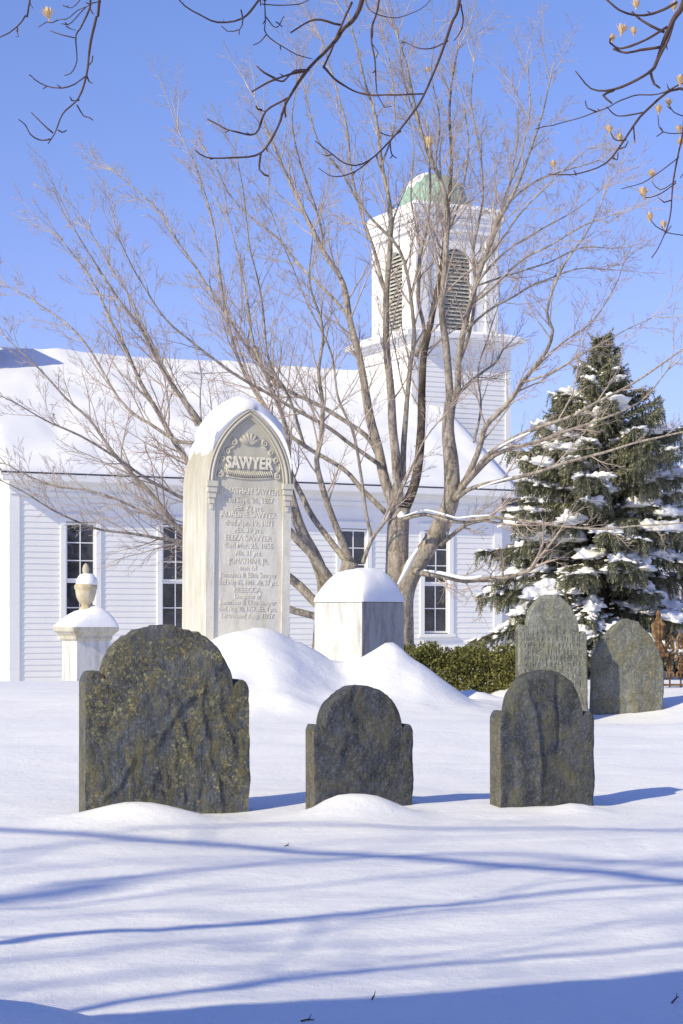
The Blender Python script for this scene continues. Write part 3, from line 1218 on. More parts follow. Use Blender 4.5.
YB = 15.4
SB = F / YB
BSZ = .558
thr = R(48)
cb = at(362, 0, YB)
ex, ey = Vector((math.cos(thr), math.sin(thr), 0)), Vector((-math.sin(thr), math.cos(thr), 0))
cen = Vector((cb.x, YB, 0)) + (ex + ey) * BSZ / 2
BXo = thing('square_tomb', 'squat square marble tomb under a rounded hood of snow, between tall monument and hedge', 'tomb', cen, thr)
zt_ = HC + (HY - 600.5) / SB
q = MB()
hb = BSZ / 2
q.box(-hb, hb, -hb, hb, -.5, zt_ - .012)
q.box(-hb + .01, hb - .01, -hb + .01, hb - .01, zt_ - .012, zt_)
for i, f in enumerate(q.f):          # streak stains, and shade put into a darker colour on the sunless side
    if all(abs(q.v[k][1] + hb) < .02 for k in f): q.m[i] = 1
bx = q.build('block', [M['box'], mat_marble('shaded_streaked_marble', (.43, .415, .39), (.15, .14, .128), .95)], BXo, smooth=False)
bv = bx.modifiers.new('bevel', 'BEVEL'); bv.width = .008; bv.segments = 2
snow_dome(hb, zt_ + .002, .285, 3.1, (.10, .0), .010, 3.0).build('snow_cap', M['snow'], BXo, sharp=0)

# ------------------------------------------------------------------ pedestal with urn
YP = 20.0
SP = F / YP
pth = R(33)
cb = at(77, 0, YP)
ex, ey = Vector((math.cos(pth), math.sin(pth), 0)), Vector((-math.sin(pth), math.cos(pth), 0))
PS = .40
cen = Vector((cb.x, YP, 0)) + (ex + ey) * PS / 2
UP = thing('urn_pedestal', 'pale stone pedestal holding a small carved urn, both capped with snow', 'monument', cen, pth)
zf = lambda y: HC + (HY - y) / SP
hp = PS / 2
q = MB()
q.box(-hp, hp, -hp, hp, -.4, zf(640))
q.build('shaft', M['box'], UP, smooth=False)
q = MB()
lv = [(.205, 641), (.222, 639), (.225, 636), (.262, 632), (.275, 631.5), (.278, 627), (.262, 625.5)]
vs = []
for h_, y in lv:
    vs += [(-h_, -h_, zf(y)), (h_, -h_, zf(y)), (h_, h_, zf(y)), (-h_, h_, zf(y))]
fs = [(3, 2, 1, 0)] + [(4 * i + k, 4 * i + (k + 1) % 4, 4 * i + 4 + (k + 1) % 4, 4 * i + 4 + k) for i in range(len(lv) - 1) for k in range(4)]
fs.append(tuple(4 * (len(lv) - 1) + k for k in range(4)))
q.add(vs, fs)
q.build('cap_moulding', mat_marble('stained_cap', (.58, .56, .48), (.30, .23, .08), .8, 4), UP, smooth=False)
snow_dome(.27, zf(626), .21, 6.0, (.30, -.10), .008, 2.4).build('snow_cap', M['snow'], UP, sharp=0)
q = MB()
urn = [(.07, zf(613)), (.075, zf(608)), (.05, zf(606)), (.055, zf(604)), (.085, zf(601)), (.108, zf(596)), (.118, zf(591)), (.116, zf(590)), (.128, zf(588.5)), (.132, zf(586)), (.128, zf(584.5)), (.10, zf(583)), (.05, zf(578))]
q.lathe(urn, 28, (0, 0, 0), 0, .035, 8)
UR = q.build('urn', mat_marble('urn_stone', (.62, .56, .42), (.36, .27, .09), .85, 7, .5, False), UP, sharp=60)
q = MB()
q.lathe([(.03, zf(581)), (.03, zf(576)), (.022, zf(574)), (.038, zf(571)), (.040, zf(568)), (.028, zf(564.5)), (.006, zf(562.5))], 16)
q.build('finial', mat_marble('finial_stone', (.60, .55, .42), (.34, .26, .09), .8, 9, .5, False), UR, sharp=60)
q = MB()
q.lathe([(.118, zf(585)), (.124, zf(583)), (.112, zf(578)), (.085, zf(574.5)), (.05, zf(573)), (.02, zf(572.8))], 22, (.012, 0, 0))
q.build('urn_snow', M['snow'], UR, sharp=0)


# ------------------------------------------------------------------ rusty fence
YF = 14.8
SF = F / YF
zff = lambda y: HC + (HY - y) / SF
fth = R(14)
FE = thing('iron_fence', 'rusty ornamental cast iron fence with an urn-topped post beside the spruce', 'fence', ((658.5 - 341.5) * YF / F, YF, 0), fth)
q = MB()
zl = zff
q.lathe([(.030, -.1), (.030, zl(657))], 14, (0, 0, 0), 0, .10, 7)
q.box(-.062, .062, -.062, .062, zl(656.5), zl(652.5))
q.lathe([(0.065, zl(652.5)), (0.067, zl(650)), (0.053, zl(648)), (0.043, zl(645)), (0.031, zl(642.5)), (0.026, zl(640.5)), (0.041, zl(638)), (0.050, zl(633)), (0.053, zl(628)), (0.057, zl(625.5)), (0.052, zl(624)), (0.034, zl(621.5)), (0.026, zl(619)), (0.014, zl(617)), (0.019, zl(615)), (0.015, zl(613)), (0.005, zl(609.5))], 40, (0, 0, 0), 0, .10, 10)
q.build('post', M['rust'], FE, sharp=50)
q = MB()
for y0, y1 in ((654.2, 652.6), (686, 684)):
    q.box(.03, 1.6, -.012, .012, zl(y0), zl(y1))
q.build('rail', M['rust'], FE, smooth=False)


def ring(mb, cx, cz, rx, rz, tr, a0=0, a1=2 * PI, n=14):
    mb.tube([Vector((cx + rx * math.cos(a0 + (a1 - a0) * i / n), 0, cz + rz * math.sin(a0 + (a1 - a0) * i / n))) for i in range(n + 1)], tr, 5)


for k in range(14):
    cx = .10 + .098 * k
    q = MB()
    q.tube([Vector((cx, 0, zl(690))), Vector((cx, 0, zl(652)))], .008, 6)
    # arched lace head
    ring(q, cx, zl(641), .030, .055, .011, 0, PI)
    q.tube([Vector((cx - .030, 0, zl(652))), Vector((cx - .030, 0, zl(641)))], .011, 5)
    q.tube([Vector((cx + .030, 0, zl(652))), Vector((cx + .030, 0, zl(641)))], .011, 5)
    ring(q, cx, zl(646), .015, .022, .010)
    ring(q, cx, zl(640.5), .012, .018, .010)
    q.lathe([(.010, zl(635)), (.014, zl(633.6)), (.007, zl(632)), (.010, zl(631)), (.003, zl(629))], 8, (cx, 0, 0))
    # scrolls below the rail
    ring(q, cx - .020, zl(659), .018, .024, .010, -PI * .5, PI * 1.2)
    ring(q, cx + .020, zl(659), .018, .024, .010, PI * 1.5, -PI * .2)
    ring(q, cx, zl(667), .022, .030, .010)
    ring(q, cx - .018, zl(675), .016, .022, .010, 0, PI * 1.6)
    ring(q, cx + .018, zl(675), .016, .022, .010, PI, -PI * .6)
    q.build('picket', M['rust'], FE, sharp=0)


# ------------------------------------------------------------------ bare trees
class TreeGrow:
    def __init__(self, seed, up=.10):
        self.r = random.Random(seed)
        self.twigs = MB()
        self.up = up

    def perp(self, d, spread, flatten=None):
        a = d.orthogonal().normalized()
        b = d.cross(a)
        an = self.r.uniform(0, 2 * PI)
        v = a * math.cos(an) + b * math.sin(an)
        return (d * math.cos(spread) + v * math.sin(spread)).normalized()

    def grow(self, mb, p, d, L, r, level, maxl, min_r=.0025, kids=(5, 4, 3), wig=.10):
        r = max(r, min_r)
        ns = (7, 5, 3, 2)[min(level, 3)]
        pts, rad = [p.copy()], [r]
        dirs = [d.copy()]
        cur, dd = p.copy(), d.copy()
        for i in range(ns):
            dd = (dd + Vector((self.r.gauss(0, wig), self.r.gauss(0, wig), self.r.gauss(0, wig) + self.up * (.6 if level else 1)))).normalized()
            cur = cur + dd * (L / ns)
            pts.append(cur.copy()); dirs.append(dd.copy())
            rad.append(max(min_r * .8, r * (1 - .75 * (i + 1) / ns)))
        mb.tube(pts, rad, (6, 4, 3, 3)[min(level, 3)], cap=False)
        if level < maxl:
            k = kids[min(level, len(kids) - 1)]
            for c in range(k):
                t = .22 + .76 * (c + self.r.uniform(.1, .9)) / k
                fi = t * ns
                i = min(ns - 1, int(fi))
                q = pts[i].lerp(pts[i + 1], fi - i)
                nd = self.perp(dirs[i], R(self.r.uniform(24, 50)))
                self.grow(mb, q, nd, L * self.r.uniform(.28, .52) * (1.15 - .55 * t), rad[i] * .6, level + 1, maxl, min_r, kids, wig)
            # forked tip
            self.grow(mb, pts[-1], self.perp(dirs[-1], R(20)), L * .25, rad[-1], maxl, maxl, min_r, kids, wig)


YT = 24.0


def limb3d(pts, d0, d1, Y0, w0, w1):
    n = len(pts)
    tot = [0.0]
    for i in range(1, n):
        tot.append(tot[-1] + math.hypot(pts[i][0] - pts[i - 1][0], pts[i][1] - pts[i - 1][1]))
    P, Rd = [], []
    for i, (x, y) in enumerate(pts):
        t = tot[i] / tot[-1]
        Y = Y0 + d0 + (d1 - d0) * t
        P.append(at(x, y, Y))
        Rd.append((w0 + (w1 - w0) * t ** .85) * .5 * Y / F)
    return P, Rd


# traced limbs: points in the photograph, start / end width (px), depth offsets at start and end
LIMBS = [
    # trunk stems
    ('T', [(404, 668), (399, 640), (396, 605), (397, 560), (398, 532), (399, 508)], 27, 21, 0, 0),
    ('T', [(404, 668), (402, 640), (403, 600), (412, 573), (428, 546), (442, 521), (451, 497), (452, 467), (449, 432), (450, 402)], 25, 12, 0, -.3),
    ('T', [(330, 668), (338, 625), (344, 590), (351, 563)], 24, 16, -.5, -.5),
    ('T', [(318, 668), (322, 630), (325, 579), (302, 530), (290, 492), (288, 465)], 19, 8, -.2, -.6),
    # upper left stem group
    ('L', [(398, 512), (384, 481), (376, 443), (368, 407), (358, 357), (350, 320), (342, 285), (325, 255), (305, 215), (287, 178), (270, 138), (256, 98)], 13, 1.5, 0, 1.0),
    ('L', [(399, 505), (397, 474), (395, 445), (391, 402), (387, 357), (387, 320), (387, 298), (389, 251), (390, 211), (382, 165), (376, 120), (362, 75), (350, 25)], 12, 1.5, 0, -.6),
    ('L', [(402, 515), (414, 483), (420, 442), (422, 389), (424, 352), (431, 322), (437, 290), (444, 245), (448, 200), (452, 150), (450, 100), (458, 50)], 12, 1.5, .3, 1.6),
    ('L', [(403, 480), (404, 445), (407, 410), (409, 363), (414, 336), (411, 298), (405, 267), (394, 242), (360, 205), (340, 173), (318, 140), (306, 95)], 7, 1.2, .1, -.8),
    ('L', [(387, 300), (373, 250), (362, 215), (352, 170), (345, 120), (330, 70), (322, 40)], 4.5, 1.2, -.2, .8),
    ('L', [(416, 357), (424, 330), (418, 300), (420, 262), (428, 220), (430, 180), (420, 130), (404, 80), (398, 35)], 5, 1.2, .5, 0),
    # right stem continuations
    ('L', [(450, 402), (449, 376), (447, 344), (443, 305), (446, 242), (448, 211), (438, 175), (428, 150), (418, 112), (408, 70), (396, 30)], 10, 1.5, -.3, -1.2),
    ('L', [(450, 410), (458, 390), (459, 363), (463, 335), (471, 304), (483, 264), (496, 227), (514, 190), (530, 150), (545, 112), (552, 80)], 8.5, 1.3, -.3, -1.4),
    ('L', [(459, 363), (470, 330), (476, 290), (475, 250), (482, 200), (480, 150), (470, 105), (474, 62)], 4.5, 1.2, -.4, .6),
    ('L', [(452, 500), (466, 479), (478, 452), (486, 427), (505, 407), (521, 386), (533, 370), (548, 350), (553, 330), (546, 312), (556, 280), (582, 240), (600, 205)], 8, 1.2, -.2, -2.0),
    ('L', [(453, 500), (476, 470), (487, 455), (512, 440), (540, 428), (567, 418), (598, 402), (622, 390), (650, 372), (690, 342)], 7, 1.5, -.3, -2.6),
    ('L', [(460, 490), (476, 473), (495, 456), (521, 446), (540, 441), (565, 432), (600, 420), (640, 400), (668, 370)], 6, 1.2, -.4, -1.2),
    ('L', [(455, 500), (468, 490), (487, 484), (510, 478), (537, 471), (565, 461), (600, 453), (640, 441), (700, 428)], 5.5, 1.6, -.6, -3.0),
    ('L', [(402, 520), (424, 514), (457, 521), (492, 518), (530, 523), (567, 527), (620, 528), (700, 522)], 5, 1.4, -.5, -2.4),
    ('L', [(412, 570), (423, 573), (442, 576), (465, 581), (482, 579), (509, 577), (530, 570)], 8.5, 4, -.2, -1.8),
    ('L', [(440, 545), (452, 535), (468, 523), (486, 519)], 6, 3.5, -.2, -.9),
    ('L', [(471, 304), (490, 290), (520, 262), (550, 245), (585, 225), (612, 215)], 3.5, 1.1, -.7, -2.4),
    ('L', [(463, 335), (480, 318), (508, 300), (536, 285), (575, 270), (605, 268)], 3.5, 1.1, -.7, .8),
    ('L', [(458, 394), (475, 378), (497, 362), (503, 350)], 4.5, 1.6, -.2, .2),
    ('L', [(474, 442), (480, 410), (478, 370), (490, 330), (500, 300)], 3, 1.0, -.3, 1.2),
    ('L', [(483, 264), (500, 210), (520, 160), (530, 110), (528, 75)], 3.2, 1.0, -1.0, -.2),
    ('L', [(466, 315), (480, 280), (505, 252), (540, 230), (575, 210), (602, 188)], 3.2, 1.0, -.7, -1.4),
    ('L', [(483, 264), (505, 235), (530, 203), (560, 174), (588, 150)], 3.0, 1.0, -1.0, -2.6),
    ('L', [(480, 272), (498, 225), (510, 180), (518, 130), (516, 92)], 3.0, 1.0, -.9, .6),
    ('L', [(508, 202), (536, 182), (570, 168), (598, 160)], 2.6, 1.0, -1.2, .2),
    ('L', [(478, 285), (510, 275), (545, 262), (580, 248), (610, 248)], 2.8, 1.0, -.8, 1.0),
    ('L', [(533, 370), (560, 345), (590, 325), (615, 290), (625, 262)], 2.8, 1.0, -1.0, .4),
    ('L', [(524, 382), (555, 372), (590, 352), (625, 330), (650, 318)], 2.8, 1.0, -1.0, -2.2),
    ('L', [(382, 165), (395, 120), (392, 75), (384, 32)], 2.4, .9, -.5, .8),
    ('L', [(411, 298), (419, 250), (410, 200), (413, 150), (405, 100)], 3.0, .9, 0, 1.6),
    ('L', [(447, 235), (462, 190), (468, 140), (462, 95)], 3.0, .9, -.6, .8),
    ('L', [(448, 205), (436, 165), (440, 120), (432, 75), (436, 40)], 2.8, .9, -.6, -2.0),
    # left cluster stems
    ('L', [(351, 563), (335, 525), (323, 488), (316, 462), (320, 441), (323, 403), (318, 372), (322, 330), (310, 280), (312, 230)], 9, 1.2, -.5, -1.8),
    ('L', [(350, 565), (337, 549), (316, 520), (304, 497), (292, 470), (288, 430), (270, 390), (255, 350), (247, 310), (240, 262), (228, 215)], 8, 1.2, -.5, 1.2),
    ('L', [(338, 590), (314, 558), (295, 539), (270, 512), (240, 478), (212, 440), (195, 415), (165, 375), (142, 330), (120, 300), (95, 262), (72, 225)], 10, 1.2, -.6, -2.2),
    ('L', [(330, 612), (318, 605), (300, 586), (285, 574), (255, 548), (222, 510), (187, 460), (150, 400), (128, 352), (110, 318), (88, 275), (62, 238)], 11, 1.2, -.7, .4),
    ('L', [(326, 625), (314, 616), (285, 607), (250, 585), (215, 560), (180, 530), (150, 495), (115, 455), (90, 420), (65, 398), (35, 365), (4, 335)], 9, 1.2, -.6, -1.6),
    ('L', [(386, 513), (361, 488), (344, 469), (307, 448), (282, 429), (258, 396), (235, 350), (224, 300), (215, 235), (200, 175), (178, 130)], 6, 1.2, .1, 1.6),
    ('L', [(376, 452), (366, 436), (323, 408), (276, 380), (246, 346), (222, 308), (198, 270), (172, 234), (150, 203), (110, 170)], 5.5, 1.2, .2, 2.4),
    ('L', [(380, 465), (349, 443), (323, 424), (265, 392), (232, 372), (190, 340), (165, 318), (140, 280), (118, 236)], 5, 1.2, 0, -1.6),
    ('L', [(363, 563), (372, 539), (393, 511), (410, 469), (424, 440), (436, 424)], 5, 1.3, -1.2, -1.4),
    ('L', [(372, 539), (366, 512), (361, 474), (352, 430), (338, 395), (330, 350), (305, 300), (282, 245), (268, 205)], 4, 1.1, -1.2, -2.0),
    ('L', [(300, 586), (270, 560), (225, 548), (180, 540), (140, 534), (100, 529), (60, 512), (28, 492), (2, 480)], 6, 1.1, -.6, -2.6),
    ('L', [(285, 574), (240, 545), (205, 530), (176, 525), (126, 503), (90, 492), (50, 484), (5, 462)], 5, 1.1, -.6, -1.0),
    ('L', [(250, 548), (215, 515), (180, 498), (150, 480), (118, 456), (90, 440), (55, 425), (30, 412), (2, 398)], 5.5, 1.1, -.7, -3.0),
    ('L', [(212, 440), (180, 442), (150, 425), (120, 400), (88, 348), (60, 318), (30, 298), (6, 285)], 4.5, 1.1, -.9, 1.0),
    ('L', [(197, 425), (175, 385), (160, 360), (143, 325), (130, 295), (108, 262), (90, 228)], 4.5, 1.1, -.8, .6),
    ('L', [(350, 320), (335, 300), (305, 270), (280, 240), (255, 220), (235, 200), (210, 160)], 3.8, 1.1, .6, 2.6),
    ('L', [(325, 255), (318, 215), (300, 160), (292, 120), (296, 80)], 3.0, 1.1, .7, -.6),
    ('L', [(305, 448), (290, 400), (270, 360), (262, 300), (250, 250), (245, 200), (235, 150)], 3.4, 1.1, -.2, -2.2),
]
MAP = thing('maple_tree', 'large bare many-stemmed tree with pale bark before the church', 'tree', (0, 0, 0))
root_pt = Vector(((402 - 341.5) * YT / F, YT, ground_z((402 - 341.5) * YT / F, YT)))
MAP.location = root_pt
tg = TreeGrow(21, .07)
trunk = MB()
twig = tg.twigs
limb_objs = []
for kind, pts, w0, w1, dd0, dd1 in LIMBS:
    if kind == 'L': w0, w1 = w0 * .9, w1 * .9
    P, Rd = limb3d(pts, dd0, dd1, YT, w0, w1)
    P = [p - root_pt for p in P]
    C, Rc = catmull(P, Rd, .11)
    # small natural wander
    sd = rnd.uniform(0, 90)
    for i in range(2, len(C)):
        k = min(1, i / 8)
        C[i] = C[i] + Vector((fbm(i * .11, sd, 0, 2), fbm(i * .11, sd, 5, 2), fbm(i * .11, sd, 9, 2))) * .035 * k
    Rc = [r_ * (1 + .10 * noise.noise(Vector((i * .35, sd, 0)))) for i, r_ in enumerate(Rc)]
    if kind == 'T':
        trunk.tube(C, Rc, 14)
    else:
        q = MB()
        q.tube(C, Rc, 9)
        q.build('limb', M['darkbark' if pts[1] == (414, 483) else 'bark'], MAP, sharp=0)  # one stem takes a darker bark than the rest
    # side shoots
    if kind == 'L':
        n = len(C)
        tot = n * .11
        i = int(n * .22)
        while i < n - 1:
            t = i / n
            d = (C[min(n - 1, i + 1)] - C[i - 1]).normalized()
            rem = (1 - t) * tot
            L = tg.r.uniform(.35, 1.1) * (.30 + .36 * rem ** .8)
            if Rc[i] > .05: L *= .6
            L = min(L, 2.1)
            nd = tg.perp(d, R(tg.r.uniform(20, 48)))
            nd = (nd + Vector((0, 0, .10))).normalized()
            tg.grow(twig, C[i], nd, L, min(Rc[i] * .5, .013), 1, 3, .0027, (5, 6, 4), .10)
            i += max(1, int(tg.r.uniform(1.0, 2.8) * (2.2 if pts[-1][0] > 640 and pts[-1][1] > 330 else 1)))
        d = (C[-1] - C[-3]).normalized()
        for _ in range(3):
            tg.grow(twig, C[-1], tg.perp(d, R(22)), tg.r.uniform(.5, 1.0), Rc[-1], 1, 3, .0027, (5, 6, 4), .10)
trunk.build('trunk', M['bark'], MAP, sharp=0)
twig.build('crown', M['twig'], MAP, smooth=True, sharp=0)
# snow lying along the low limbs and in the fork
for pts, d0_, d1_, wid in ((([(424, 571), (442, 574), (465, 579), (482, 577)]), -.45, -1.3, 3.4), ([(404, 517), (424, 511), (440, 514), (457, 518.5), (472, 517), (490, 516)], -.55, -1.2, 2.2),
                           ([(398, 585), (405, 572), (411, 560), (418, 549)], -.4, -.5, 4.5), ([(497, 449), (512, 441), (530, 433)], -1.0, -1.5, 2.6), ([(478, 489), (495, 483), (512, 478)], -1.0, -1.4, 2.4)):
    P, Rd = limb3d(pts, d0_, d1_, YT, wid, wid)
    P = [p - root_pt + Vector((0, 0, .01)) for p in P]
    C, Rc = catmull(P, Rd, .05)
    m = len(C)
    Rc = [r_ * (.35 + .65 * math.sin(PI * (i + .5) / m) ** .5) * (1 + .4 * noise.noise(Vector((i * .3, wid, 1)))) for i, r_ in enumerate(Rc)]
    q = MB()
    q.tube(C, Rc, 8)
    q.build('snow', M['snow'], MAP, sharp=0)
q = MB()
Mt = Matrix.Translation(at(402, 517, YT - .4) - root_pt) @ Matrix.Diagonal((.06, .1, .07, 1))
q.blob(Mt, 5.0)
q.build('snow', M['snow'], MAP, sharp=0)

# ------------------------------------------------------------------ overhanging tree with seed pods (its trunk stands outside the frame)
COT = math.cos(SUN_E) / math.sin(SUN_E)
SHX, SHY = COT * math.cos(SUN_B), COT * math.sin(SUN_B)


def caster(px, py, h):
    """the point at height h whose shadow falls on the snow seen at (px, py)"""
    Y = (HC + .06) * F / (py - HY)
    return Vector(((px - 341.5) * Y / F - SHX * h, Y - SHY * h, h))


TB = Vector((-3.25, 2.20, 0))
TU = thing('tulip_tree', 'dark leaning tree whose twigs with tan seed pods hang into the view', 'tree', TB)
q = MB()
C, Rc = catmull([Vector((-.1, .1, -.3)), Vector((.1, -.1, .3)), Vector((.70, -.80, 2.0)), Vector((1.3, -1.45, 3.8)), Vector((1.6, -1.6, 6.0)), Vector((1.7, -1.5, 9.0))], [.56, .46, .42, .36, .26, .14], .25)
q.tube(C, Rc, 18)
q.build('trunk', M['tulip'], TU, sharp=0)
over = [Vector((-2.1, .55, 3.4)), Vector((-2.4, 2.9, 4.3)), Vector((-1.9, 5.0, 4.35)), Vector((-.9, 6.2, 4.2)), Vector((.1, 6.5, 4.0)), Vector((1.0, 6.5, 3.85)), Vector((1.9, 6.5, 3.55)), Vector((2.6, 6.6, 3.3))]
OC, ORd = catmull([p - TB for p in over], [.12, .10, .085, .07, .055, .045, .035, .02], .15)
q = MB()
q.tube(OC, ORd, 10)
q.build('limb', M['tulip'], TU, sharp=0)
tl = TreeGrow(5, .04)
# limbs reaching away to the left: they streak the snow with shadow
for lp, r0, r1 in (([(760, 885, 4.3), (683, 882, 4.4), (500, 873, 4.6), (330, 857, 4.7), (200, 845, 4.8), (0, 835, 4.9), (-200, 828, 5.0)], .042, .026),
                   ([(760, 868, 6.2), (500, 858, 6.3), (330, 863, 6.3), (200, 872, 6.2), (0, 886, 6.0)], .024, .014),
                   ([(760, 832, 5.6), (683, 835, 5.7), (450, 836, 5.9), (240, 832, 6.1), (100, 836, 6.2)], .022, .012)):
    pts = [caster(*p) - TB for p in lp]
    src = Vector((1.4, -1.5, min(5.5, lp[0][2] - .4)))
    pts = [src] + pts
    C, Rc = catmull(pts, [r0 * 1.3] + [r0 + (r1 - r0) * i / (len(lp) - 1) for i in range(len(lp))], .15)
    for i in range(1, len(C)):
        C[i] = C[i] + Vector((0, fbm(i * .13, r0 * 90, 0, 2), fbm(i * .13, r0 * 50, 5, 2))) * .06
    q = MB()
    q.tube(C, Rc, 9)
    for i in range(10, len(C), 9):
        d = (C[i] - C[i - 1]).normalized()
        tl.grow(q, C[i], tl.perp(d, R(32)), tl.r.uniform(.5, 1.2), Rc[i] * .3, 1, 2, .004, (3, 3), .12)
    q.build('limb', M['tulip'], TU, sharp=0)
YV = 6.5
HANG = [  # (depth, start width, end width, main polyline, side branches)
    (6.2, 3.0, 1.0, [(100, -6), (96, 14), (91, 39), (88, 58), (86, 76), (79, 100), (67, 121), (53, 134), (48, 145)],
     [[(86, 76), (75, 84), (61, 88), (47, 86), (35, 79), (29, 75)], [(53, 133), (42, 123), (32, 113)], [(50, 139), (40, 140), (30, 134), (25, 125), (19, 119)], [(77, 105), (83, 115), (93, 120)], [(88, 66), (92, 62), (93, 56)], [(87, 76), (89, 81), (92, 83)], [(79, 100), (74, 101), (71, 100)], [(58, 130), (62, 132), (66, 130)]]),
    (6.4, 2.2, .9, [(90, -6), (88, 5), (79, 26), (76, 37), (75, 58), (71, 76), (65, 77)],
     [[(101, 2), (90, 4), (77, 12), (67, 18), (58, 20)], [(86, 7), (76, 18), (67, 25), (61, 24)], [(66, 26), (70, 29), (75, 30)], [(80, 0), (72, 7), (62, 5)], [(58, 20), (52, 23), (46, 22), (38, 27)], [(75, 38), (62, 35), (50, 30)]]),
    (6.1, 1.8, 1.0, [(31, -6), (25, 14), (18, 28), (10, 34), (0, 40), (-14, 42)], [[(16, 30), (19, 36), (16, 37)], [(29, 0), (31, 5), (33, 8)]]),
    (6.6, 4.6, 1.2, [(364, -8), (341, 25), (323, 57), (309, 70), (288, 98), (278, 127), (261, 152), (233, 158), (208, 160), (196, 154)],
     [[(261, 152), (259, 170), (264, 175), (268, 176)], [(288, 98), (266, 111), (255, 133), (233, 131), (208, 119)], [(309, 70), (274, 80), (251, 92)], [(276, 79), (264, 73), (257, 66)], [(323, 66), (339, 82), (364, 94), (395, 95), (425, 93)], [(352, 2), (335, 41), (323, 68)], [(262, 110), (258, 109), (256, 106)], [(286, 100), (285, 112), (286, 118)], [(341, 25), (315, 20), (290, 33)], [(309, 70), (296, 71), (284, 81), (275, 80)]]),
    (6.5, 2.6, 1.0, [(272, -6), (261, 2), (241, 10), (216, 16), (200, 14), (186, 8), (176, 0), (172, -5)],
     [[(241, 10), (243, 20), (240, 29), (228, 31), (222, 26)], [(264, -4), (265, 20), (266, 35), (290, 51), (313, 59)], [(266, 35), (260, 42), (253, 45)], [(266, 17), (276, 27), (284, 16)], [(262, 4), (294, 5), (313, -2)], [(276, 22), (282, 27)]]),
    (6.3, 3.0, 1.0, [(462, -8), (452, 25), (438, 61), (421, 98), (401, 131), (372, 158), (347, 162), (315, 148)],
     [[(372, 158), (356, 171), (343, 176), (330, 175), (319, 168)], [(448, 41), (434, 48), (421, 49), (401, 41)], [(461, 4), (464, 20), (460, 32), (454, 41)], [(401, 131), (390, 136), (380, 132)], [(390, 142), (391, 154), (397, 158)]]),
    (6.4, 2.2, .9, [(380, -6), (372, 25), (374, 61), (376, 85), (378, 98), (384, 107), (391, 107)],
     [[(364, -4), (372, 12), (397, 18), (421, 8), (434, -4)], [(373, 45), (378, 52), (376, 58)]]),
    (6.1, 5.6, 1.1, [(687, -10), (672, 22), (662, 46), (655, 66), (639, 83), (614, 90), (592, 87), (576, 70)],
     [[(667, 27), (645, 40), (623, 48), (611, 44), (610, 38)], [(664, 32), (652, 26), (638, 18), (632, 12)], [(677, 2), (658, 12), (633, 15), (619, 10), (605, -2)], [(661, 47), (641, 50), (626, 53), (614, 49)], [(674, 20), (668, 40), (657, 62)], [(614, 90), (603, 95), (612, 103)], [(650, 70), (655, 84), (660, 88)]]),
    (6.3, 3.0, 1.0, [(700, 76), (683, 83), (665, 95), (645, 112), (636, 124), (619, 149), (604, 168), (580, 175), (560, 174), (549, 172)],
     [[(683, 83), (658, 94), (633, 96), (609, 107), (585, 116), (560, 123), (535, 129)], [(645, 112), (619, 116), (606, 107)], [(597, 112), (588, 108), (586, 101)], [(626, 140), (616, 140), (610, 132)], [(619, 149), (625, 147), (628, 141)], [(612, 157), (617, 160), (618, 153)], [(576, 175), (574, 170)]]),
    (6.2, 2.4, 1.0, [(684, 60), (683, 110), (682, 137), (676, 176), (670, 220), (667, 234), (658, 250), (652, 258)],
     [[(676, 181), (660, 190), (652, 181)], [(676, 183), (658, 195), (645, 198), (641, 194)], [(679, 157), (658, 173), (643, 183), (621, 189)], [(667, 232), (655, 226), (650, 220)], [(690, 237), (683, 236), (665, 231), (662, 226)], [(690, 132), (663, 132), (658, 115)], [(690, 118), (674, 112), (669, 103)], [(663, 132), (657, 136)], [(665, 234), (672, 226)], [(690, 165), (680, 178)]]),
]
OWn = [c + TB for c in OC]


def hang_tube(mb, pts, Y, w0, w1, n=6, jitter=.012):
    P, Rd = limb3d(pts, 0, 0, Y, w0, w1)
    sd = rnd.uniform(0, 99)
    P = [p + Vector((0, noise.noise(Vector((i * .6, sd, 0))) * .16, 0)) for i, p in enumerate(P)]
    return P, Rd


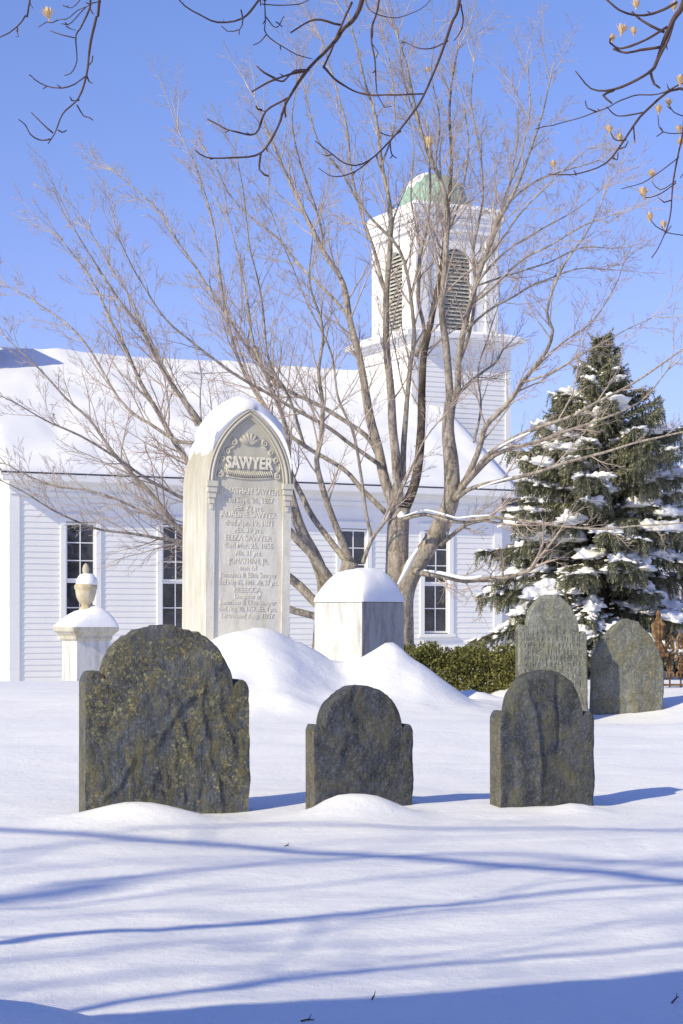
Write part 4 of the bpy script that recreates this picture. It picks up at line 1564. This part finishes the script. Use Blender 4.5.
for Y, w0, w1, main, subs in HANG:
    w0, w1 = w0 * 1.08, w1 * 1.1
    P, Rd = hang_tube(None, main, Y, w0, w1)
    a = min(OWn[20:], key=lambda c: abs(c.x - P[0].x) + .2 * abs(c.z - P[0].z))
    P = [a, a.lerp(P[0], .5) + Vector((.06, 0, .05))] + P
    Rd = [Rd[0] * 1.5, Rd[0] * 1.2] + Rd
    C, Rc = catmull([p - TB for p in P], Rd, .025)
    q = MB()
    for i in range(len(C)):            # knuckly growth
        C[i] = C[i] + Vector((noise.noise(Vector((i * .22, w0, Y))), 0, noise.noise(Vector((i * .22, Y, 9)))))  * .006
        Rc[i] *= 1 + .22 * noise.noise(Vector((i * .5, Y, w0)))
    q.tube(C, Rc, 7)
    for sp in subs:
        p0 = sp[0]
        best = min(C, key=lambda c: (HC + 0) * 0 + (((c + TB).x * F / (c + TB).y + 341.5 - p0[0]) ** 2 + (HY - ((c + TB).z - HC) * F / (c + TB).y - p0[1]) ** 2))
        Yb = (best + TB).y
        sc_ = Yb
        PP = [at(x, y, sc_ + noise.noise(Vector((i * .5, x * .1, y * .1))) * .12 * min(1, i)) for i, (x, y) in enumerate(sp)]
        D, Dr = catmull([p - TB for p in PP], [max(.8, w0 * .5) * .5 * Yb / F * (1 - .5 * i / len(PP)) for i in range(len(PP))], .02)
        for i in range(1, len(D)):
            D[i] = D[i] + Vector((noise.noise(Vector((i * .3, p0[0], Y))), 0, noise.noise(Vector((i * .3, Y, p0[1]))))) * .004
            Dr[i] *= 1 + .3 * noise.noise(Vector((i * .6, Y, p0[0])))
        q.tube(D, Dr, 6)
        # little side spurs with buds
        for i in range(4, len(D) - 1, 6):
            if rnd.random() < .55:
                d = (D[i] - D[i - 1]).normalized()
                v = tl.perp(d, R(50))
                q.tube([D[i], D[i] + v * .012, D[i] + v * .020], [.0020, .0022, .0008], 5)
    for i in range(14, len(C) - 1, 7):
        if rnd.random() < .6:
            d = (C[i] - C[i - 1]).normalized()
            v = tl.perp(d, R(50))
            ll = rnd.choice((1, 1, 1.5, 3.2))
            q.tube([C[i], C[i] + v * .014 * ll, C[i] + (v + Vector((0, 0, .3))) * .026 * ll], [.0024, .0024, .0009], 5)
    q.build('branch', M['tuliptwig'], TU, sharp=0)


def seed_pod(px, py, Y, size, lean):
    q = MB()
    h = size * Y / F
    r_ = random.Random(int(px * 31 + py))
    for ringk, (nn, open_) in enumerate(((4, .10), (7, .26), (8, .48))):
        h = size * 1.0 * Y / F
        for k in range(nn):
            an = 2 * PI * (k + .5 * ringk) / nn + r_.uniform(-.2, .2)
            op = open_ * r_.uniform(.7, 1.4)
            o = Vector((math.cos(an), math.sin(an), 0))
            tz = Vector((-o.y, o.x, 0))
            hh = h * r_.uniform(.75, 1.0) * (1 - .12 * ringk)
            pts = []
            for t, wv in ((0, .05), (.35, .13), (.7, .10), (1, .015)):
                c = o * (h * (.06 + op * t * t * .9 + .10 * math.sin(PI * t))) + Vector((0, 0, hh * t))
                pts += [c - tz * h * wv, c + tz * h * wv]
            q.add(pts, [(0, 1, 3, 2), (2, 3, 5, 4), (4, 5, 7, 6)])
    q.tube([Vector((0, 0, -h * .25)), Vector((0, 0, h * .1)), Vector((0, 0, h * .7))], [h * .05, h * .09, h * .03], 6)
    o = q.build('seed_pod', M['pod'], TU, sharp=0)
    o.location = at(px, py + size * .5, Y) - TB
    o.rotation_euler = (lean * .6, lean, r_.uniform(0, 6))
    return o


for px, py, s in ((49, 12, 13), (636, 3, 10), (621, 28, 12), (634, 30, 9), (612, 37, 9), (674, 5, 10), (680, 79, 11), (659, 108, 10), (669, 101, 9), (610, 128, 9), (620, 137, 9), (652, 173, 9), (644, 191, 12), (650, 216, 10), (664, 223, 9), (680, 128, 9), (681, 141, 9), (429, 140, 11), (554, 163, 9), (429, 69, 7)):
    seed_pod(px, py, 6.25, s, rnd.uniform(-.25, .25))

# ------------------------------------------------------------------ slim trees outside the frame whose stems streak the snow
def stem_tree(label, base, stems, seed):
    t = thing('young_tree', label, 'tree', base, 0)
    tt = TreeGrow(seed, .08)
    q = MB()
    cr = MB()
    for pts, r0, r1 in stems:
        C, Rc = catmull([Vector(p) for p in pts], [r0 + (r1 - r0) * i / (len(pts) - 1) for i in range(len(pts))], .2)
        for i in range(2, len(C)):
            C[i] = C[i] + Vector((fbm(i * .15, r0 * 77, 0, 2), fbm(i * .15, r0 * 31, 5, 2), 0)) * .04
        q.tube(C, Rc, 10)
        for i in range(len(C) // 3, len(C), 3):
            d = (C[i] - C[i - 1]).normalized()
            tt.grow(cr, C[i], tt.perp(d, R(42)), tt.r.uniform(.5, 1.4), Rc[i] * .35, 1, 2, .004, (4, 3), .1)
    q.build('trunk', M['tulip'], t, sharp=0)
    cr.build('crown', M['twig'], t, sharp=0)


def streak_stem(pts):
    P = [caster(*p) for p in pts]
    return P


S1_ = streak_stem([(0, 940, 2.0), (130, 934, 2.4), (400, 908, 3.6), (683, 886, 5.2), (900, 872, 6.6)])
S2_ = streak_stem([(-60, 1026, 2.2), (80, 1005, 2.6), (400, 966, 3.8), (683, 946, 5.0), (900, 934, 6.4)])
base_ = caster(-420, 985, 0)
stem_tree('slim forked bare tree outside the left edge, throwing thin shadow streaks on the near snow', base_,
          [([Vector((0, 0, -.2))] + [p - base_ for p in S1_], .032, .016), ([Vector((.1, -.1, -.2))] + [p - base_ for p in S2_], .028, .014)], 41)

# a taller tree further off: its high limbs lay soft bands on the near snow
tb_ = Vector((-13.5, -5.5, 0))
BANDS = [([(-60, 912, 6.6), (200, 894, 7.0), (420, 876, 7.4), (720, 856, 8.0)], 0.040), ([(-80, 930, 7.6), (250, 922, 8.0), (720, 900, 8.6)], 0.032),
         ([(-60, 968, 6.0), (200, 952, 6.4), (450, 938, 7.0), (720, 921, 7.6)], 0.036), ([(-60, 992, 7.0), (200, 984, 7.4), (460, 974, 7.9), (720, 958, 8.6)], 0.040),
         ([(-60, 858, 8.4), (200, 850, 8.8), (450, 842, 9.2), (720, 838, 9.6)], 0.036), ([(-40, 876, 9.4), (300, 866, 9.8), (720, 866, 10.2)], 0.043), ([(-40, 1012, 8.4), (300, 1000, 8.8), (720, 976, 9.4)], 0.043)]
stem_tree('tall bare tree well outside the left edge, laying soft shadow bands on the near snow', tb_,
          [([Vector((0, 0, -.2)), Vector((.1, .1, 3)), Vector((0, .1, 6)), Vector((.1, 0, 11))], .24, .08)] +
          [([Vector((0, .05, min(9.5, p[0][2] - 1.2)))] + [caster(*q_) - tb_ for q_ in p], r_ * .5, r_ * .22) for p, r_ in BANDS], 77)

# ------------------------------------------------------------------ far bare trees at the right edge
def far_tree(label, px, Y, H, seed, spread=.55):
    x = (px - 341.5) * Y / F
    z0 = ground_z(x, Y)
    t = thing('bare_tree', label, 'tree', (x, Y, z0), 0)
    tt = TreeGrow(seed, .10)
    q = MB(); cr = MB()
    pts = [Vector((0, 0, -.3))]
    for i in range(1, 8):
        pts.append(pts[-1] + Vector((tt.r.gauss(0, .12), tt.r.gauss(0, .12), H / 8)))
    C, Rc = catmull(pts, [.16 * (1 - .11 * i) for i in range(8)], .3)
    q.tube(C, Rc, 8)
    for i in range(5, len(C)):
        for _ in range(2):
            d = tt.perp(Vector((0, 0, 1)), R(tt.r.uniform(35, 65)))
            tt.grow(cr, C[i], d, H * tt.r.uniform(.16, .34) * (1.15 - .6 * i / len(C)), .035, 0, 3, .006, (6, 5, 4), .12)
    q.build('trunk', M['bark'], t, sharp=0)
    cr.build('crown', M['twig'], t, sharp=0)


far_tree('bare brownish tree far behind the spruce, at the right edge of the view', 690, 62, 9.6, 3)


# ------------------------------------------------------------------ spruce
def spruce(name, label, px, Y, top_py, Rm, seed, n_b, snow_share, z0=None, group=None):
    rr = random.Random(seed)
    x = (px - 341.5) * Y / F
    zb = ground_z(x, Y) if z0 is None else z0
    H = at(px, top_py, Y).z - zb
    T = thing(name, label, 'tree', (x, Y, zb), 0, group)
    q = MB()
    q.tube([Vector((0, 0, -.3)), Vector((0, 0, H * .5)), Vector((0, 0, H * .97))], [.17, .09, .012], 10)
    q.build('trunk', M['wood'], T, sharp=0)
    fo, wd, pads = MB(), MB(), []

    def spray(p, d, L, droop, w=.034):
        """one twig thick with needles: slim blades all round it"""
        nseg = max(3, int(L / .035))
        cur, dd = p.copy(), d.copy()
        for i in range(nseg):
            dd = (dd + Vector((0, 0, -droop))).normalized()
            nxt = cur + dd * (L / nseg)
            a = dd.orthogonal().normalized()
            b = dd.cross(a)
            k0 = rr.uniform(0, 6)
            for k in range(4):
                an = k0 + k * PI / 2 + rr.uniform(-.4, .4)
                o = (a * math.cos(an) + b * math.sin(an))
                tip = cur + o * rr.uniform(.028, .048) + dd * rr.uniform(.03, .06)
                s = dd.cross(o) * .0085
                m = cur.lerp(tip, .55)
                fo.add([cur - s * .6, cur + s * .6, m + s, tip, m - s], [(0, 1, 2, 3, 4)])
            cur = nxt

    for b in range(n_b):
        f = ((b + .5) / n_b) ** .95                # 0 bottom .. 1 top
        z = H * (.06 + .93 * f)
        env = Rm / 110 * float(np.interp(1 - f, [0, .05, .11, .19, .255, .335, .43, .52, .68, .85, 1], [3, 9, 19, 30, 45, 66, 84, 93, 103, 112, 112])) + .05
        Lb = env * rr.choice((.7, .85, .95, 1.05, 1.22)) * rr.uniform(.92, 1.08)
        az = b * 2.39996 + rr.uniform(-.45, .45)
        out_ = Vector((math.cos(az), math.sin(az), 0))
        side = Vector((-out_.y, out_.x, 0))
        rise = .10 + .75 * f
        droop = .60 - .30 * f + rr.uniform(-.08, .08)
        pts, N = [], 9
        for i in range(N + 1):
            s = i / N
            zz = z + Lb * (rise * s - droop * s * s + .16 * s ** 4)
            pts.append(out_ * (Lb * s) + side * (.08 * Lb * math.sin(s * 3 + b)) + Vector((0, 0, zz)))
        wd.tube(pts, [.018 * (1 - .8 * i / N) * (.4 + Lb) for i in range(N + 1)], 5)
        ns = max(6, int(Lb / .05))
        twl = []
        for i in range(ns):
            s = .16 + .84 * i / ns
            fi = s * N
            k = min(N - 1, int(fi))
            p = pts[k].lerp(pts[k + 1], fi - k)
            t = (pts[k + 1] - pts[k]).normalized()
            for sg in (-1, 1):
                Ls = (.08 + .34 * Lb * (1 - s) ** .6 * (s + .30)) * rr.uniform(.55, 1.15)
                d = (t * .75 + side * sg * .8 + Vector((0, 0, rr.uniform(-.35, .10)))).normalized()
                spray(p, d, Ls, .07)
                twl.append((s, p, d, Ls))
                # secondary hanging tassels from the side twigs
                if rr.random() < .6:
                    e = p + d * Ls * rr.uniform(.3, .9)
                    spray(e, (d * .35 + Vector((rr.gauss(0, .15), rr.gauss(0, .15), -.85))).normalized(), rr.uniform(.12, .30) * (.5 + .5 * min(1.2, Lb)), .08)
            if rr.random() < .6:
                spray(p, (t * .4 + side * rr.uniform(-.5, .5) + Vector((0, 0, -.75))).normalized(), rr.uniform(.12, .30), .10)
        spray(pts[-2], (pts[-1] - pts[-2]).normalized(), .16, .0)
        # snow lying on the bough
        if rr.random() < snow_share * (1.2 - .85 * f) and Lb > .22:
            sn = MB()
            s0 = rr.uniform(.30, .62)
            s1 = rr.uniform(max(s0 + .12, .70), 1.0)
            s = s0
            first = rr.uniform(.7, 1.3)
            while s < s1:
                fi = s * N
                k = min(N - 1, int(fi))
                p = pts[k].lerp(pts[k + 1], fi - k)
                t = (pts[k + 1] - pts[k]).normalized()
                lx = rr.uniform(.11, .20) * (.40 + .60 * min(1.4, Lb))
                wy = lx * rr.uniform(.65, 1.25) * first
                up = (Vector((0, 0, 1)) - t * t.z).normalized()
                sd_ = up.cross(t)
                Mb = Matrix(((t.x, sd_.x, up.x, 0), (t.y, sd_.y, up.y, 0), (t.z, sd_.z, up.z, 0), (0, 0, 0, 1)))
                Mt = Matrix.Translation(p + Vector((0, 0, .03)) + side * rr.gauss(0, .09) * Lb) @ Mb @ Matrix.Diagonal((lx, wy, lx * rr.uniform(.36, .62), 1))
                sn.blob(Mt, rr.uniform(0, 50), .95, 2.0, 16, 10, .45)
                s += lx * rr.uniform(.7, 1.3) / Lb
            for s2, q2, d2_, L2 in twl:          # dusting on the side sprays
                if rr.random() < .42:
                    c2 = q2 + d2_ * L2 * rr.uniform(.3, .9)
                    Mt = Matrix.Translation(c2 + Vector((0, 0, .022))) @ d2_.to_track_quat('X', 'Z').to_matrix().to_4x4() @ Matrix.Diagonal((rr.uniform(.04, .10), rr.uniform(.025, .05), rr.uniform(.016, .032), 1))
                    sn.blob(Mt, rr.uniform(0, 50), .9, 2.2, 9, 6, .5)
            pads.append((-(out_.y) + .6 * (1 - f), sn))
    spray(Vector((0, 0, H * .93)), Vector((0, 0, 1)), H * .07, 0)
    for k in range(14):
        an = k * 2.4
        spray(Vector((0, 0, H * (.90 + .006 * k))), Vector((math.cos(an), math.sin(an), .9)).normalized(), .16, 0)
    fo.build('crown', M['needle'], T, smooth=False)
    wd.build('boughs', M['wood'], T, sharp=0)
    rest = MB()
    for _, sn in pads:
        rest.add(sn.v, sn.f)
    tag(rest.build('snow', M['snow'], T, sharp=0), kind='stuff')


spruce('spruce_tree', 'tall dark spruce loaded with clumps of snow, right of the church', 602, 30, 336, 1.76, 9, 190, .95, None)
spruce('spruce_tree', 'smaller spruce half hidden behind the left shoulder of the tall snowy spruce', 560, 34, 394, 1.15, 4, 80, .4, None)


# ------------------------------------------------------------------ hedge
def hedge(label, x0, x1, y0, y1, zb, zt_, n, seed):
    rr = random.Random(seed)
    T = thing('hedge', label, 'hedge', (x0, y0, zb))
    fo, wd = MB(), MB()
    W_, D_, H_ = x1 - x0, y1 - y0, zt_ - zb
    for k in range(150):
        p = Vector((rr.uniform(0, W_), rr.uniform(.1, D_ - .1), 0))
        pts = [p, p + Vector((rr.gauss(0, .08), rr.gauss(0, .08), H_ * .5)), p + Vector((rr.gauss(0, .14), rr.gauss(0, .14), H_ * rr.uniform(.85, 1.0)))]
        wd.tube(pts, [.009, .006, .003], 4)
    k = 0
    while k < n:
        p = Vector((rr.uniform(-.02, W_ + .02), rr.uniform(0, D_), rr.uniform(.02, 1.06) * H_))
        top = H_ * (.90 + .20 * fbm(p.x * 3.6, p.y * 3.2, seed, 4))
        fr = .07 + .09 * fbm(p.x * 4, p.z * 4, seed + 3, 3)
        if p.z > top or p.y < fr or p.y > D_ - .03:
            continue
        if top - p.z > .16 and p.y - fr > .20 and rr.random() < .8:
            continue
        k += 1
        d = Vector((rr.gauss(0, .6), rr.gauss(0, .6) - .3, rr.gauss(.6, .5))).normalized()
        s = d.cross(Vector((rr.gauss(0, 1), rr.gauss(0, 1), rr.gauss(0, 1)))).normalized()
        L, w_ = rr.uniform(.028, .048), rr.uniform(.010, .017)
        nn = d.cross(s) * .004
        fo.add([p, p + d * L * .5 + s * w_ + nn, p + d * L, p + d * L * .5 - s * w_ + nn], [(0, 1, 2, 3)])
    fo.build('foliage', M['hedge'], T, smooth=False)
    wd.build('stems', M['wood'], T, sharp=0)


YH = 21.6
hedge('low clipped olive green hedge between the square tomb and the grey gravestones', (372 - 341.5) * YH / F, (528 - 341.5) * YH / F, YH, YH + 1.0, -.35, HC + (HY - 646) * YH / F, 26000, 6)

# ------------------------------------------------------------------ bits poking out of the snow
SCRAPS = [(302, 991, .045, .2, 'short dark forked twig lying on the near snow, left of centre'), (372, 967, .03, 1.2, 'tiny twig scrap standing on the near snow, right of centre'),
          (672, 972, .05, 1.0, 'thin twig poking from the snow at the lower right edge'), (285, 830, .03, .5, 'small twig scrap on the snow before the gap of the two left stones')]
SCRAPS = [(a_, b_, L_ * .6, c_, l_) for a_, b_, L_, c_, l_ in SCRAPS]
for px, py, L, an, lab in SCRAPS:
    Y = HC * F / (py - HY)
    x = (px - 341.5) * Y / F
    z = ground_z(x, Y)
    q = MB()
    d = Vector((math.cos(an), .2, abs(math.sin(an)) * .6))
    q.tube([Vector((0, 0, .002)) - d * L * .5 * .2, d * L * .45 + Vector((0, 0, .003)), d * L], [.0022, .002, .001], 5)
    q.tube([d * L * .5, d * L * .6 + Vector((.004, .008, .012))], [.0014, .0007], 4)
    o = q.build('twig_scrap', M['tuliptwig'], None, sharp=0)
    o.location = (x, Y, z)
    tag(o, lab, 'twig', 'twig scraps on the snow')

# ------------------------------------------------------------------ light, sky, camera
wld = bpy.data.worlds.new('World')
scene.world = wld
wld.use_nodes = True
nt = wld.node_tree
bg = nt.nodes['Background']
sky = nt.nodes.new('ShaderNodeTexSky')
sky.sky_type = 'NISHITA'
sky.sun_disc = False
sky.sun_elevation = SUN_E
sky.sun_rotation = math.atan2(SUNV.x, SUNV.y)
sky.altitude = 0
sky.air_density = 1.0
sky.dust_density = .4
sky.ozone_density = 2.5
tint = nt.nodes.new('ShaderNodeMix')
tint.data_type = 'RGBA'
tint.blend_type = 'MULTIPLY'
tint.inputs[0].default_value = 1
tint.inputs[7].default_value = (.68, .69, .98, 1)
wtc = nt.nodes.new('ShaderNodeTexCoord')
wsp = nt.nodes.new('ShaderNodeSeparateXYZ')
nt.links.new(wtc.outputs['Generated'], wsp.inputs[0])
wrp = nt.nodes.new('ShaderNodeValToRGB')
wrp.color_ramp.elements[0].position = .0
wrp.color_ramp.elements[0].color = (.56, .55, .80, 1)
wrp.color_ramp.elements[1].position = .34
wrp.color_ramp.elements[1].color = (.68, .69, .98, 1)
e_ = wrp.color_ramp.elements.new(.16)
e_.color = (.68, .62, .91, 1)
e2_ = wrp.color_ramp.elements.new(.75)
e2_.color = (.40, .47, .84, 1)
nt.links.new(wsp.outputs[2], wrp.inputs[0])
nt.links.new(wrp.outputs[0], tint.inputs[7])
nt.links.new(sky.outputs[0], tint.inputs[6])
nt.links.new(tint.outputs[2], bg.inputs[0])
bg.inputs[1].default_value = .135

sun = bpy.data.lights.new('sun', 'SUN')
sun.energy = 3.1
sun.angle = R(.53)
sun.color = (1.0, .895, .60)
so = bpy.data.objects.new('sun', sun)
COL.objects.link(so)
so.rotation_euler = (-SUNV).to_track_quat('-Z', 'Y').to_euler()
so.location = SUNV * 60

cam = bpy.data.cameras.new('camera')
co_ = bpy.data.objects.new('camera', cam)
COL.objects.link(co_)
cam.sensor_fit = 'VERTICAL'
cam.sensor_height = 36
cam.sensor_width = 24
cam.lens = 36 * F / 1024
cam.shift_y = (HY - 512) / 1024
cam.clip_start = .05
cam.clip_end = 2000
co_.location = (0, 0, HC)
co_.rotation_euler = (PI / 2, 0, 0)
scene.camera = co_

vs_ = scene.view_settings
vs_.view_transform = 'Standard'
vs_.look = 'None'
vs_.exposure = .5
vs_.gamma = 1
scene.cycles.max_bounces = 6
scene.cycles.diffuse_bounces = 4
scene.cycles.use_denoising = True
scene.render.resolution_x = 683
scene.render.resolution_y = 1024
